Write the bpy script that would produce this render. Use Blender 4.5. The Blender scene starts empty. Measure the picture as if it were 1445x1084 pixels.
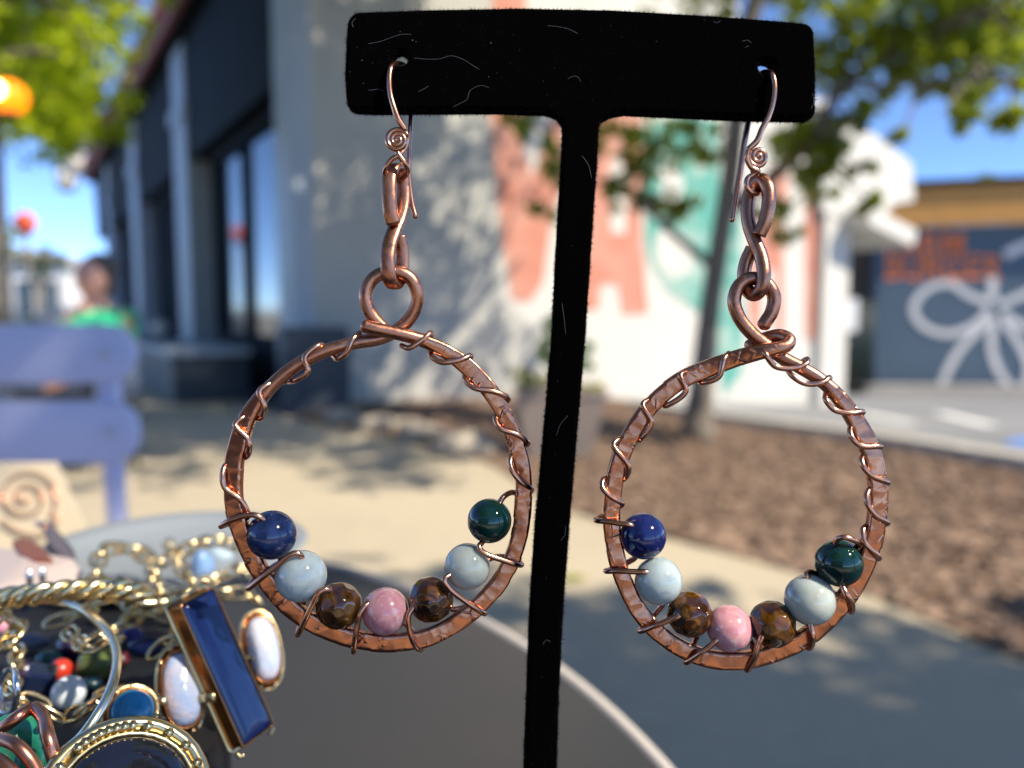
import bpy, bmesh, math, random
import numpy as np
from mathutils import Vector, Matrix, noise as mnoise

R = math.radians
sc = bpy.context.scene
C = sc.collection

# ------------------------------------------------------------------ camera
CAM = Vector((0.0, 0.0, 0.88))
PITCH = math.atan((542 - 440) / 1086.0)
FWD = Vector((0, math.cos(PITCH), -math.sin(PITCH)))
UPV = Vector((0, math.sin(PITCH), math.cos(PITCH)))
XV = Vector((1, 0, 0))
D0 = 0.126                                   # metres from lens to the earrings
cam_data = bpy.data.cameras.new('camera')
cam = bpy.data.objects.new('camera', cam_data)
C.objects.link(cam)
cam.location = CAM
cam.rotation_euler = (R(90) - PITCH, 0, 0)
cam_data.sensor_width = 36.0
cam_data.lens = 36.0 * 1086 / 1445
cam_data.clip_start = 0.005
cam_data.clip_end = 600
cam_data.dof.use_dof = True
cam_data.dof.focus_distance = 0.1255
cam_data.dof.aperture_fstop = 10.0
sc.camera = cam

# ------------------------------------------------------------------ sky, sun, exposure
SUN = Vector((0.64, -0.36, 0.76)).normalized()       # towards the sun
SUN_EL = math.asin(SUN.z)
w = bpy.data.worlds.new('World')
sc.world = w
w.use_nodes = True
nt = w.node_tree
bg = nt.nodes['Background']
sky = nt.nodes.new('ShaderNodeTexSky')
sky.sky_type = 'NISHITA'
sky.sun_disc = False
sky.sun_elevation = SUN_EL
sky.sun_rotation = math.atan2(SUN.x, SUN.y)
sky.altitude = 800
sky.air_density = 0.45
sky.dust_density = 0.0
sky.ozone_density = 6.0
nt.links.new(sky.outputs[0], bg.inputs[0])
bg.inputs[1].default_value = 0.125
ld = bpy.data.lights.new('sun', 'SUN')
ld.energy = 3.1
ld.angle = R(0.53)
ld.color = (1.0, 0.90, 0.74)
sun = bpy.data.objects.new('sun', ld)
C.objects.link(sun)
sun.rotation_euler = SUN.to_track_quat('Z', 'Y').to_euler()
sun.location = (6, -4, 12)
sc.view_settings.view_transform = 'Standard'
sc.view_settings.look = 'None'
sc.view_settings.gamma = 1.0
sc.view_settings.use_curve_mapping = False
sc.view_settings.exposure = 1.48

random.seed(7)
rng = np.random.default_rng(7)

# ------------------------------------------------------------------ helpers
def P(px, py, d):
    """a point d metres along the lens axis, seen at pixel px, py of the 1445 x 1084 photograph"""
    return CAM + FWD * d + XV * ((px - 722.5) / 1086 * d) - UPV * ((py - 542) / 1086 * d)

def PY(px, py, Y):
    """same, at world depth Y"""
    v = FWD + XV * ((px - 722.5) / 1086) - UPV * ((py - 542) / 1086)
    return CAM + v * (Y / v.y)

def G(px, py, z=0.0):
    v = FWD + XV * ((px - 722.5) / 1086) - UPV * ((py - 542) / 1086)
    return CAM + v * ((z - CAM.z) / v.z)

def gz(x, y):
    s = min(1, max(0, (x + 1) / 5.0))
    s = s * s * (3 - 2 * s)
    return -0.062 * max(0.0, y - 5.0) * s if y < 30 else -1.55 * s

ORIG = {}
def origin(o):
    return ORIG.get(o.name, Vector((0, 0, 0))) if o is not None else Vector((0, 0, 0))

def thing(name, label, cat, loc=(0, 0, 0), group=None):
    o = bpy.data.objects.new(name, None)
    C.objects.link(o)
    o.empty_display_size = 0.05
    o.location = loc
    o['label'] = label
    o['category'] = cat
    if group:
        o['group'] = group
    ORIG[o.name] = Vector(loc)
    return o

def tag(o, label, cat, group=None):
    o['label'] = label
    o['category'] = cat
    if group:
        o['group'] = group
    return o

def catmull(pts, n=8, closed=False):
    pts = [Vector(p) for p in pts]
    if len(pts) < 3:
        return [pts[0].lerp(pts[1], i / n) for i in range(n + 1)]
    out = []
    m = len(pts)
    rngi = range(m if closed else m - 1)
    for i in rngi:
        p1, p2 = pts[i], pts[(i + 1) % m]
        p0 = pts[i - 1] if (i > 0 or closed) else p1 * 2 - p2
        p3 = pts[(i + 2) % m] if (i + 2 < m or closed) else p2 * 2 - p1
        # centripetal parameterisation
        t0 = 0.0
        t1 = t0 + max(1e-9, (p1 - p0).length) ** 0.5
        t2 = t1 + max(1e-9, (p2 - p1).length) ** 0.5
        t3 = t2 + max(1e-9, (p3 - p2).length) ** 0.5
        for k in range(n):
            t = t1 + (t2 - t1) * k / n
            a1 = p0 * ((t1 - t) / (t1 - t0)) + p1 * ((t - t0) / (t1 - t0))
            a2 = p1 * ((t2 - t) / (t2 - t1)) + p2 * ((t - t1) / (t2 - t1))
            a3 = p2 * ((t3 - t) / (t3 - t2)) + p3 * ((t - t2) / (t3 - t2))
            b1 = a1 * ((t2 - t) / (t2 - t0)) + a2 * ((t - t0) / (t2 - t0))
            b2 = a2 * ((t3 - t) / (t3 - t1)) + a3 * ((t - t1) / (t3 - t1))
            out.append(b1 * ((t2 - t) / (t2 - t1)) + b2 * ((t - t1) / (t2 - t1)))
    if not closed:
        out.append(pts[-1])
    return out

def resample(pts, step):
    out = [pts[0].copy()]
    acc = 0.0
    for a, b in zip(pts, pts[1:]):
        L = (b - a).length
        if L < 1e-12:
            continue
        t = step - acc
        while t <= L:
            out.append(a.lerp(b, t / L))
            t += step
        acc = (acc + L) % step
    out.append(pts[-1].copy())
    return out

class MB:
    """collects geometry in world coordinates and links it as one mesh object"""
    def __init__(self):
        self.v, self.f, self.m = [], [], []
        self.mi = 0
    def face(self, idx):
        self.f.append(idx)
        self.m.append(self.mi)
    def poly(self, pts):
        b = len(self.v)
        self.v += [Vector(p) for p in pts]
        self.face(list(range(b, b + len(pts))))
    def prism(self, pts, ext):
        """a planar outline pushed by the vector ext"""
        ext = Vector(ext)
        b = len(self.v)
        n = len(pts)
        pts = [Vector(p) for p in pts]
        self.v += pts + [p + ext for p in pts]
        self.face(list(range(b, b + n))[::-1])
        self.face(list(range(b + n, b + 2 * n)))
        for i in range(n):
            j = (i + 1) % n
            self.face([b + i, b + j, b + n + j, b + n + i])
    def box(self, c, size, mat=None):
        """box centred at c with full sizes; mat = optional 3x3 orientation"""
        b = len(self.v)
        c = Vector(c)
        for sx in (-1, 1):
            for sy in (-1, 1):
                for sz in (-1, 1):
                    d = Vector((sx * size[0] / 2, sy * size[1] / 2, sz * size[2] / 2))
                    self.v.append(c + (mat @ d if mat is not None else d))
        for q in ((0, 1, 3, 2), (4, 6, 7, 5), (0, 4, 5, 1), (2, 3, 7, 6), (0, 2, 6, 4), (1, 5, 7, 3)):
            self.face([b + i for i in q])
    def sweep(self, pts, prof, N=None, closed=False, caps=True):
        """prof(i, s) -> list of (along side, along N) offsets; N fixed normal or None (parallel transport)"""
        n = len(pts)
        tang = []
        for i in range(n):
            a = pts[(i - 1) % n] if (closed or i > 0) else pts[i]
            c = pts[(i + 1) % n] if (closed or i < n - 1) else pts[i]
            t = (c - a)
            tang.append(t.normalized() if t.length > 1e-12 else Vector((0, 0, 1)))
        if N is None:
            nn = tang[0].orthogonal().normalized()
        b0 = len(self.v)
        s = 0.0
        k = 0
        for i in range(n):
            if i:
                s += (pts[i] - pts[i - 1]).length
            t = tang[i]
            if N is None:
                nn = (nn - t * nn.dot(t))
                nn = nn.normalized() if nn.length > 1e-9 else t.orthogonal().normalized()
                nv = nn
            else:
                nv = N - t * N.dot(t)
                nv = nv.normalized() if nv.length > 1e-9 else t.orthogonal().normalized()
            bv = t.cross(nv)
            pr = prof(i, s)
            k = len(pr)
            for (u, q) in pr:
                self.v.append(pts[i] + bv * u + nv * q)
        for i in range(n if closed else n - 1):
            r0, r1 = b0 + i * k, b0 + ((i + 1) % n) * k
            for j in range(k):
                jj = (j + 1) % k
                self.face([r0 + j, r0 + jj, r1 + jj, r1 + j])
        if caps and not closed:
            self.face([b0 + j for j in range(k)][::-1])
            self.face([b0 + (n - 1) * k + j for j in range(k)])
    def tube(self, pts, r, n=8, closed=False, round_ends=False):
        pts = [Vector(p) for p in pts]
        rr = r if callable(r) else (lambda i: r[i] if isinstance(r, (list, tuple)) else r)
        N = len(pts)
        if round_ends and not callable(r) and not isinstance(r, (list, tuple)) and N > 2:
            d0 = (pts[0] - pts[1]).normalized()
            d1 = (pts[-1] - pts[-2]).normalized()
            pts = [pts[0] + d0 * r, pts[0] + d0 * r * 0.75] + pts + [pts[-1] + d1 * r * 0.75, pts[-1] + d1 * r]
            N = len(pts)
            rr = lambda i: r * (0.25 if i in (0, N - 1) else 0.72 if i in (1, N - 2) else 1.0)
        cs = [(math.cos(2 * math.pi * j / n), math.sin(2 * math.pi * j / n)) for j in range(n)]
        self.sweep(pts, lambda i, s: [(a * rr(i), b * rr(i)) for a, b in cs], None, closed)
    def lathe(self, c, prof, n=24, axis=Vector((0, 0, 1)), mat=None):
        """prof: list of (radius, height)"""
        c = Vector(c)
        if mat is None:
            q = Vector((0, 0, 1)).rotation_difference(Vector(axis)).to_matrix()
        else:
            q = mat
        b = len(self.v)
        for (r, h) in prof:
            for j in range(n):
                a = 2 * math.pi * j / n
                self.v.append(c + q @ Vector((r * math.cos(a), r * math.sin(a), h)))
        for i in range(len(prof) - 1):
            for j in range(n):
                jj = (j + 1) % n
                self.face([b + i * n + j, b + i * n + jj, b + (i + 1) * n + jj, b + (i + 1) * n + j])
        if prof[0][0] > 1e-9:
            self.face([b + j for j in range(n)][::-1])
        if prof[-1][0] > 1e-9:
            self.face([b + (len(prof) - 1) * n + j for j in range(n)])
    def ball(self, c, r, n=20, sq=(1, 1, 1), mat=None, jitter=0.0):
        c = Vector(c)
        b = len(self.v)
        h = n // 2
        off = Vector((random.random() * 50, random.random() * 50, 3))
        for i in range(h + 1):
            th = math.pi * i / h
            for j in range(n):
                a = 2 * math.pi * j / n
                d = Vector((math.sin(th) * math.cos(a), math.sin(th) * math.sin(a), math.cos(th)))
                k = r * (1 + jitter * mnoise.noise(d * 1.6 + off)) if jitter else r
                d = Vector((d.x * sq[0], d.y * sq[1], d.z * sq[2])) * k
                self.v.append(c + (mat @ d if mat is not None else d))
        for i in range(h):
            for j in range(n):
                jj = (j + 1) % n
                self.face([b + i * n + j, b + (i + 1) * n + j, b + (i + 1) * n + jj, b + i * n + jj])
    def build(self, name, mat, parent=None, smooth=True, label=None, kind=None, auto=None, bevel=None):
        o0 = origin(parent)
        if parent is None and self.v:
            xs = [p.x for p in self.v]; ys = [p.y for p in self.v]; zs = [p.z for p in self.v]
            o0 = Vector(((min(xs) + max(xs)) / 2, (min(ys) + max(ys)) / 2, min(zs)))
        me = bpy.data.meshes.new(name)
        me.from_pydata([p - o0 for p in self.v], [], self.f)
        bm = bmesh.new()
        bm.from_mesh(me)
        bmesh.ops.remove_doubles(bm, verts=bm.verts, dist=1e-6)
        if bevel:
            bmesh.ops.recalc_face_normals(bm, faces=bm.faces)
            es = [e for e in bm.edges if len(e.link_faces) == 2 and e.calc_face_angle(0) > 0.6]
            bmesh.ops.bevel(bm, geom=es, offset=bevel, segments=2, affect='EDGES', profile=0.6)
        bmesh.ops.recalc_face_normals(bm, faces=bm.faces)
        bm.to_mesh(me)
        bm.free()
        mats = mat if isinstance(mat, (list, tuple)) else [mat]
        for m_ in mats:
            me.materials.append(m_)
        if len(mats) > 1:
            for p, mi in zip(me.polygons, self.m):
                p.material_index = mi
        if smooth:
            me.polygons.foreach_set('use_smooth', [True] * len(me.polygons))
            if auto:
                me.set_sharp_from_angle(angle=R(auto))
        o = bpy.data.objects.new(name, me)
        C.objects.link(o)
        if parent is not None:
            o.parent = parent
        else:
            o.location = o0
        ORIG[o.name] = o0
        if label:
            o['label'] = label
        if kind:
            o['kind'] = kind
        return o

def raw_mesh(name, verts, faces, mat, parent=None, kind=None, smooth=False):
    o0 = origin(parent)
    me = bpy.data.meshes.new(name)
    vs = np.asarray(verts, dtype=np.float64) - np.array(o0)
    me.from_pydata(vs.tolist(), [], faces if isinstance(faces, list) else faces.tolist())
    me.materials.append(mat)
    if smooth:
        me.polygons.foreach_set('use_smooth', [True] * len(me.polygons))
    o = bpy.data.objects.new(name, me)
    C.objects.link(o)
    if parent is not None:
        o.parent = parent
    if kind:
        o['kind'] = kind
    ORIG[o.name] = o0
    return o

# ------------------------------------------------------------------ materials
def mat(name, col, rough=0.6, metal=0.0, var=None, bump=None, coat=0.0, sub=None, spec=None, trans=0.0,
        vari2=None, rvar=None, sheen=0.0, bumptype='noise'):
    """var=(scale, colour2, contrast): noise mix to a second colour; bump=(scale, strength, distance)"""
    m = bpy.data.materials.new(name)
    m.use_nodes = True
    t = m.node_tree
    L = t.links.new
    b = t.nodes['Principled BSDF']
    b.inputs['Base Color'].default_value = (*col, 1)
    b.inputs['Roughness'].default_value = rough
    b.inputs['Metallic'].default_value = metal
    if coat:
        b.inputs['Coat Weight'].default_value = coat
        b.inputs['Coat Roughness'].default_value = 0.04
    if spec is not None:
        b.inputs['Specular IOR Level'].default_value = spec
    if sheen:
        b.inputs['Sheen Weight'].default_value = sheen
        b.inputs['Sheen Roughness'].default_value = 0.4
    if sub:
        b.inputs['Subsurface Weight'].default_value = sub[0]
        b.inputs['Subsurface Radius'].default_value = (1, 0.8, 0.7)
        b.inputs['Subsurface Scale'].default_value = sub[1]
    if trans:
        b.inputs['Transmission Weight'].default_value = trans
    tc = t.nodes.new('ShaderNodeTexCoord')
    prev = None
    for v in (var, vari2):
        if not v:
            continue
        nz = t.nodes.new('ShaderNodeTexNoise')
        nz.inputs['Scale'].default_value = v[0]
        nz.inputs['Detail'].default_value = 5
        L(tc.outputs['Object'], nz.inputs['Vector'])
        rp = t.nodes.new('ShaderNodeValToRGB')
        k = v[2]
        lo, hi = (0.5 - k, 0.5 + k) if len(v) < 4 else (v[3] - k, v[3] + k)
        rp.color_ramp.elements[0].position = max(0, lo)
        rp.color_ramp.elements[1].position = min(1, hi)
        L(nz.outputs['Fac'], rp.inputs['Fac'])
        mx = t.nodes.new('ShaderNodeMix')
        mx.data_type = 'RGBA'
        L(rp.outputs['Color'], mx.inputs[0])
        if prev is None:
            mx.inputs[6].default_value = (*col, 1)
        else:
            L(prev, mx.inputs[6])
        mx.inputs[7].default_value = (*v[1], 1)
        prev = mx.outputs[2]
    if prev is not None:
        L(prev, b.inputs['Base Color'])
    if rvar:
        nz = t.nodes.new('ShaderNodeTexNoise')
        nz.inputs['Scale'].default_value = rvar[0]
        nz.inputs['Detail'].default_value = 4
        L(tc.outputs['Object'], nz.inputs['Vector'])
        mr = t.nodes.new('ShaderNodeMapRange')
        mr.inputs['From Min'].default_value = 0.3
        mr.inputs['From Max'].default_value = 0.7
        mr.inputs['To Min'].default_value = rvar[1]
        mr.inputs['To Max'].default_value = rvar[2]
        L(nz.outputs['Fac'], mr.inputs['Value'])
        L(mr.outputs[0], b.inputs['Roughness'])
    if bump:
        if bumptype == 'noise':
            nz = t.nodes.new('ShaderNodeTexNoise')
            nz.inputs['Detail'].default_value = 6
            out = nz.outputs['Fac']
        else:
            nz = t.nodes.new('ShaderNodeTexVoronoi')
            nz.feature = 'SMOOTH_F1'
            out = nz.outputs['Distance']
        nz.inputs['Scale'].default_value = bump[0]
        L(tc.outputs['Object'], nz.inputs['Vector'])
        bp = t.nodes.new('ShaderNodeBump')
        bp.inputs['Strength'].default_value = bump[1]
        bp.inputs['Distance'].default_value = bump[2]
        L(out, bp.inputs['Height'])
        L(bp.outputs[0], b.inputs['Normal'])
    return m

def leaf_mat(name, c1, c2, trans, mixf=0.45):
    m = bpy.data.materials.new(name)
    m.use_nodes = True
    t = m.node_tree
    L = t.links.new
    b = t.nodes['Principled BSDF']
    b.inputs['Roughness'].default_value = 0.45
    out = t.nodes['Material Output']
    g = t.nodes.new('ShaderNodeNewGeometry')
    rp = t.nodes.new('ShaderNodeValToRGB')
    rp.color_ramp.elements[0].color = (*c1, 1)
    rp.color_ramp.elements[1].color = (*c2, 1)
    L(g.outputs['Random Per Island'], rp.inputs['Fac'])
    L(rp.outputs['Color'], b.inputs['Base Color'])
    tr = t.nodes.new('ShaderNodeBsdfTranslucent')
    tr.inputs['Color'].default_value = (*trans, 1)
    mx = t.nodes.new('ShaderNodeMixShader')
    mx.inputs[0].default_value = mixf
    L(b.outputs[0], mx.inputs[1])
    L(tr.outputs[0], mx.inputs[2])
    L(mx.outputs[0], out.inputs['Surface'])
    return m

def emit(name, col, strength):
    m = bpy.data.materials.new(name)
    m.use_nodes = True
    b = m.node_tree.nodes['Principled BSDF']
    b.inputs['Base Color'].default_value = (*col, 1)
    b.inputs['Emission Color'].default_value = (*col, 1)
    b.inputs['Emission Strength'].default_value = strength
    return m

# ================================================================== SETTING
m_ground = mat('asphalt_ground', (0.10, 0.10, 0.10), 0.9, var=(0.6, (0.16, 0.155, 0.15), 0.2), bump=(60, 0.3, 0.01))
m_patio = mat('patio_concrete', (0.45, 0.385, 0.275), 0.85, var=(0.9, (0.37, 0.315, 0.225), 0.18), vari2=(14, (0.46, 0.385, 0.27), 0.12, 0.62), bump=(120, 0.35, 0.004))
m_walk = mat('side_pavement', (0.24, 0.235, 0.21), 0.88, var=(0.8, (0.17, 0.17, 0.16), 0.2), vari2=(16, (0.29, 0.28, 0.25), 0.12, 0.62), bump=(120, 0.35, 0.004))
m_mulch = mat('mulch_soil', (0.34, 0.225, 0.155), 0.95, var=(9, (0.22, 0.145, 0.10), 0.2), bump=(40, 0.8, 0.02))
m_chip = leaf_mat('mulch_chip', (0.26, 0.165, 0.11), (0.52, 0.37, 0.265), (0.02, 0.01, 0.005))
m_lot = mat('lot_asphalt', (0.17, 0.175, 0.18), 0.9, var=(0.7, (0.23, 0.235, 0.24), 0.2), bump=(90, 0.4, 0.006))
m_line = mat('white_road_paint', (0.72, 0.72, 0.69), 0.7, var=(7, (0.5, 0.5, 0.48), 0.15, 0.65))
m_bluepaint = mat('blue_road_paint', (0.10, 0.25, 0.65), 0.7, var=(7, (0.2, 0.3, 0.55), 0.15, 0.65))
m_kerb = mat('kerb_concrete', (0.52, 0.48, 0.41), 0.85, var=(3, (0.42, 0.39, 0.34), 0.2), bump=(70, 0.4, 0.005))
m_white_wall = mat('white_painted_block', (0.60, 0.58, 0.53), 0.75, var=(1.2, (0.54, 0.525, 0.48), 0.22), bump=(35, 0.25, 0.01))
m_shaded_wall = mat('shaded_wall_block', (0.44, 0.43, 0.385), 0.75, var=(1.1, (0.38, 0.375, 0.34), 0.22), bump=(35, 0.25, 0.01))  # greyer copy of the white block, for the wall part in tree shade
m_coral = mat('coral_wall_paint', (0.50, 0.19, 0.125), 0.7, var=(3, (0.54, 0.30, 0.225), 0.22, .6))
m_teal = mat('teal_wall_paint', (0.09, 0.33, 0.27), 0.7, var=(3.5, (0.42, 0.50, 0.44), 0.12, .57))
m_navy = mat('navy_facade_paint', (0.005, 0.008, 0.013), 0.75, var=(2, (0.008, 0.012, 0.018), 0.2), spec=.1)
m_bluegrey = mat('bluegrey_column_paint', (0.36, 0.40, 0.44), 0.5, var=(2, (0.30, 0.35, 0.40), 0.2))
m_glass = mat('window_glass', (0.03, 0.045, 0.06), 0.06, spec=0.9)
m_tile = mat('red_roof_tile', (0.36, 0.09, 0.05), 0.7, var=(6, (0.25, 0.07, 0.05), 0.2))
m_pale = mat('pale_paint', (0.66, 0.64, 0.60), 0.6)
m_signblue = mat('slate_blue_paint', (0.085, 0.13, 0.18), 0.7, var=(0.7, (0.10, 0.155, 0.215), 0.25))
m_fascia = mat('tan_wood_fascia', (0.70, 0.34, 0.085), 0.6, var=(3, (0.60, 0.29, 0.07), 0.25))
m_orange = mat('orange_lettering_paint', (0.95, 0.24, 0.06), 0.6)
m_whitepaint = mat('white_line_paint', (0.84, 0.82, 0.79), 0.6, var=(5, (0.72, 0.71, 0.69), 0.2))
m_taupe = mat('taupe_stucco', (0.24, 0.22, 0.19), 0.8, var=(2, (0.20, 0.185, 0.16), 0.2))
m_darkgreen = mat('dark_green_metal', (0.015, 0.03, 0.025), 0.5)
m_bark = mat('tree_bark', (0.15, 0.125, 0.095), 0.95, var=(9, (0.22, 0.19, 0.15), 0.2), bump=(30, 0.9, 0.02))
m_leaf = leaf_mat('leaf_olive', (0.06, 0.085, 0.012), (0.15, 0.20, 0.03), (0.42, 0.50, 0.03), .58)
m_leafbright = leaf_mat('leaf_bright', (0.10, 0.15, 0.008), (0.26, 0.34, 0.015), (0.62, 0.74, 0.015), .6)
m_leafdark = leaf_mat('leaf_dark', (0.02, 0.05, 0.015), (0.06, 0.11, 0.03), (0.12, 0.2, 0.03))
m_plant = leaf_mat('leaf_plant', (0.06, 0.17, 0.03), (0.16, 0.36, 0.06), (0.2, 0.45, 0.05))
m_yellowleaf = leaf_mat('leaf_yellow_green', (0.30, 0.38, 0.03), (0.55, 0.55, 0.05), (0.6, 0.6, 0.05))
m_planter = mat('grey_brown_planter', (0.30, 0.25, 0.21), 0.7, var=(3, (0.25, 0.21, 0.18), 0.2))
m_rock = mat('pale_rock', (0.42, 0.36, 0.28), 0.9, var=(6, (0.30, 0.26, 0.21), 0.2), bump=(20, 0.7, 0.02))

def sheet(name, poly, mt, lift, step=0.25, lim=(-11, 17, -4, 17), label=None):
    bm = bmesh.new()
    vs = [bm.verts.new((x, y, 0)) for x, y in poly]
    bm.faces.new(vs)
    xs = [p[0] for p in poly]; ys = [p[1] for p in poly]
    def cut(axis, lo, hi):
        k = math.ceil(lo / step)
        while k * step < hi:
            co = [0, 0, 0]; no = [0, 0, 0]
            co[axis] = k * step; no[axis] = 1
            bmesh.ops.bisect_plane(bm, geom=bm.verts[:] + bm.edges[:] + bm.faces[:], plane_co=co, plane_no=no, dist=1e-5)
            k += 1
    cut(0, max(min(xs), lim[0]) + 1e-3, min(max(xs), lim[1]) - 1e-3)
    cut(1, max(min(ys), lim[2]) + 1e-3, min(max(ys), lim[3]) - 1e-3)
    for v in bm.verts:
        v.co.z = gz(v.co.x, v.co.y) + lift
    bmesh.ops.recalc_face_normals(bm, faces=bm.faces)
    if sum(f.normal.z for f in bm.faces) < 0:
        bmesh.ops.reverse_faces(bm, faces=bm.faces)
    me = bpy.data.meshes.new(name)
    bm.to_mesh(me); bm.free()
    me.materials.append(mt)
    o = bpy.data.objects.new(name, me)
    C.objects.link(o)
    o['kind'] = 'structure'
    return o

g0 = sheet('ground', [(-120, -60), (120, -60), (120, 160), (-120, 160)], m_ground, 0.0, step=0.5, lim=(-11, 17, 3, 31))

# concrete patio, the darker pavement that runs along the mulch, mulch bed, parking lot
def gp(px, py):
    q = G(px, py)
    return (q.x, q.y)
E0, E1, E2, E3 = gp(794, 722), gp(1194, 830), gp(1445, 936), (1.75, 0.6)
B0, B1, B2 = gp(690, 655), gp(560, 622), gp(430, 596)
sheet('pavement', [(-7.5, -3.8), (2.6, -3.8), E3, E2, E1, E0, gp(745, 690), B0, B1, B2, (-2.35, 7.0), (-8.5, 16.5), (-11, 16.5)], m_patio, 0.008)
K0 = (2.79, 4.19); K1 = (1.75, 6.2)
kd = (Vector(K0) - Vector(K1)).normalized()
K2 = tuple(Vector(K0) + kd * 4.2)
K3 = tuple(Vector(K1) - kd * 1.2)
sheet('mulch_bed', [E3, E2, E1, E0, gp(745, 690), B0, B1, B2, (-2.0, 7.05), (1.2, 8.42), K3, K1, K0, K2][::-1], m_mulch, 0.016)
lot = [K3, K1, K0, K2, (16, -2), (16, 12.4), (6.5, 13.2), (4.6, 11.2), (2.9, 9.1), (1.3, 8.45)]
sheet('parking_lot', lot, m_lot, 0.008)

def kerb(name, a, b, wd, h):
    """a run of kerb stones, each one a part of the kerb"""
    a, b = Vector(a), Vector(b)
    n = max(1, int((b - a).length / 0.6))
    d = (b - a) / n
    side = Vector((-d.y, d.x)).normalized() * wd / 2
    root = bpy.data.objects.new(name, None)
    C.objects.link(root)
    root['kind'] = 'structure'
    ORIG[root.name] = Vector((0, 0, 0))
    for i in range(n):
        p, q = a + d * (i + 0.006), a + d * (i + 0.994)
        mb = MB()
        pts = [Vector((u.x, u.y, gz(u.x, u.y) - 0.1)) for u in (p - side, q - side, q + side, p + side)]
        mb.prism(pts, (0, 0, h + 0.1))
        mb.build('kerb_stone', m_kerb, root, smooth=False, bevel=0.012)
    return root
kerb('kerb', K3, K2, 0.16, 0.10)
s0 = Vector((5.35, 12.75)); s1 = Vector((13.5, 10.1))
kerb('kerb', tuple(s0), tuple(s1), 0.45, 0.16)

# painted stall lines on the lot
def stripe(a, b, wd, mt, name='painted_line'):
    a, b = Vector(a), Vector(b)
    d = (b - a).normalized()
    s = Vector((-d.y, d.x)) * wd / 2
    sheet(name, [tuple(p) for p in (a - s, b - s, b + s, a + s)], mt, 0.016)
def lotp(px, py):
    q = G(px, py)
    for _ in range(8):
        q = G(px, py, gz(q.x, q.y))
    return Vector((q.x, q.y))
stripe(lotp(1215, 586), lotp(1290, 601), 0.16, m_line)
stripe(lotp(1325, 585), lotp(1400, 604), 0.16, m_line)
stripe(lotp(1060, 592), lotp(1120, 603), 0.16, m_line)
stripe(lotp(1030, 613), lotp(1445, 650), 0.12, m_line)
stripe(lotp(1425, 625), lotp(1520, 632), 0.5, m_bluepaint, 'painted_bay_mark')

# mulch chips
def chips(name, poly, n, mt, lift, size):
    poly = [Vector(p) for p in poly]
    xs = [p.x for p in poly]; ys = [p.y for p in poly]
    def inside(x, y):
        c = False
        j = len(poly) - 1
        for i in range(len(poly)):
            a, b = poly[i], poly[j]
            if (a.y > y) != (b.y > y) and x < (b.x - a.x) * (y - a.y) / (b.y - a.y) + a.x:
                c = not c
            j = i
        return c
    V, F = [], []
    cnt = 0
    while cnt < n:
        x = random.uniform(min(xs), max(xs)); y = random.uniform(min(ys), max(ys))
        if not inside(x, y):
            continue
        cnt += 1
        L = size * random.uniform(0.5, 1.5); wd = L * random.uniform(0.2, 0.5); h = L * random.uniform(0.08, 0.2)
        a = random.uniform(0, 6.28); tl = random.uniform(-0.5, 0.5)
        q = Matrix.Rotation(a, 3, 'Z') @ Matrix.Rotation(tl, 3, 'Y') @ Matrix.Rotation(random.uniform(-0.4, 0.4), 3, 'X')
        c = Vector((x, y, gz(x, y) + lift + random.uniform(0, 0.012)))
        b = len(V)
        for sx, sy, sz in ((-1, -.6, -1), (1, -1, -1), (.8, 1, -1), (-1, .7, -1), (-1, -.6, 1), (1, -1, 1), (.8, 1, 1), (-1, .7, 1)):
            V.append(c + q @ Vector((sx * L / 2, sy * wd / 2, sz * h / 2)))
        for f in ((4, 5, 6, 7), (0, 1, 5, 4), (1, 2, 6, 5), (2, 3, 7, 6), (3, 0, 4, 7)):
            F.append([b + k for k in f])
    o = raw_mesh(name, [tuple(v) for v in V], F, mt, kind='stuff')
    o['label'] = 'loose reddish brown wood chips covering the planting bed'
    o['category'] = 'mulch'
    return o
chips('wood_chips', [E3, E2, E1, E0, gp(745, 690), B0, B1, B2, (-2.0, 7.0), (1.1, 8.2), K3, K1, K0, K2], 13000, m_chip, 0.02, 0.05)

# ------------------------------------------------------------------ trees
def leaves(clumps, per, size, mt, name, parent, kind='stuff', flat=0.0):
    """clumps: (centre, radius); many small leaf faces spread through the volume in sprays"""
    V, F = [], []
    for c, r in clumps:
        n = int(per * (0.6 + 0.8 * random.random()) * max(0.3, (r / 0.5) ** 2))
        nt_ = max(3, n // 14)
        tw = rng.normal(0, 1, (nt_, 3))
        tw /= np.linalg.norm(tw, axis=1)[:, None] + 1e-9
        tw *= (rng.random((nt_, 1)) ** 0.45) * r
        tw[:, 2] *= 0.72
        idx = rng.integers(0, nt_, n)
        pos = np.array(c) + tw[idx] + rng.normal(0, r * 0.13, (n, 3))
        nrm = rng.normal(0, 1, (n, 3)); nrm[:, 2] += 0.7 + flat
        nrm /= np.linalg.norm(nrm, axis=1)[:, None]
        a = rng.normal(0, 1, (n, 3)); a -= nrm * (a * nrm).sum(1)[:, None]
        a /= np.linalg.norm(a, axis=1)[:, None] + 1e-9
        b = np.cross(nrm, a)
        L = size * rng.uniform(0.6, 1.3, n)[:, None]
        W = L * 0.5
        pts = np.stack([pos - a * L * 0.5, pos + b * W * 0.5 - a * L * 0.05, pos + a * L * 0.5 - nrm * L * 0.08, pos - b * W * 0.5 - a * L * 0.05], 1)
        s = len(V) * 1
        base = sum(len(x) for x in V)
        V.append(pts.reshape(-1, 3))
        F.append(np.arange(n * 4).reshape(-1, 4) + base)
    V = np.concatenate(V); F = np.concatenate(F)
    return raw_mesh(name, V, F, mt, parent, kind=kind)

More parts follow.
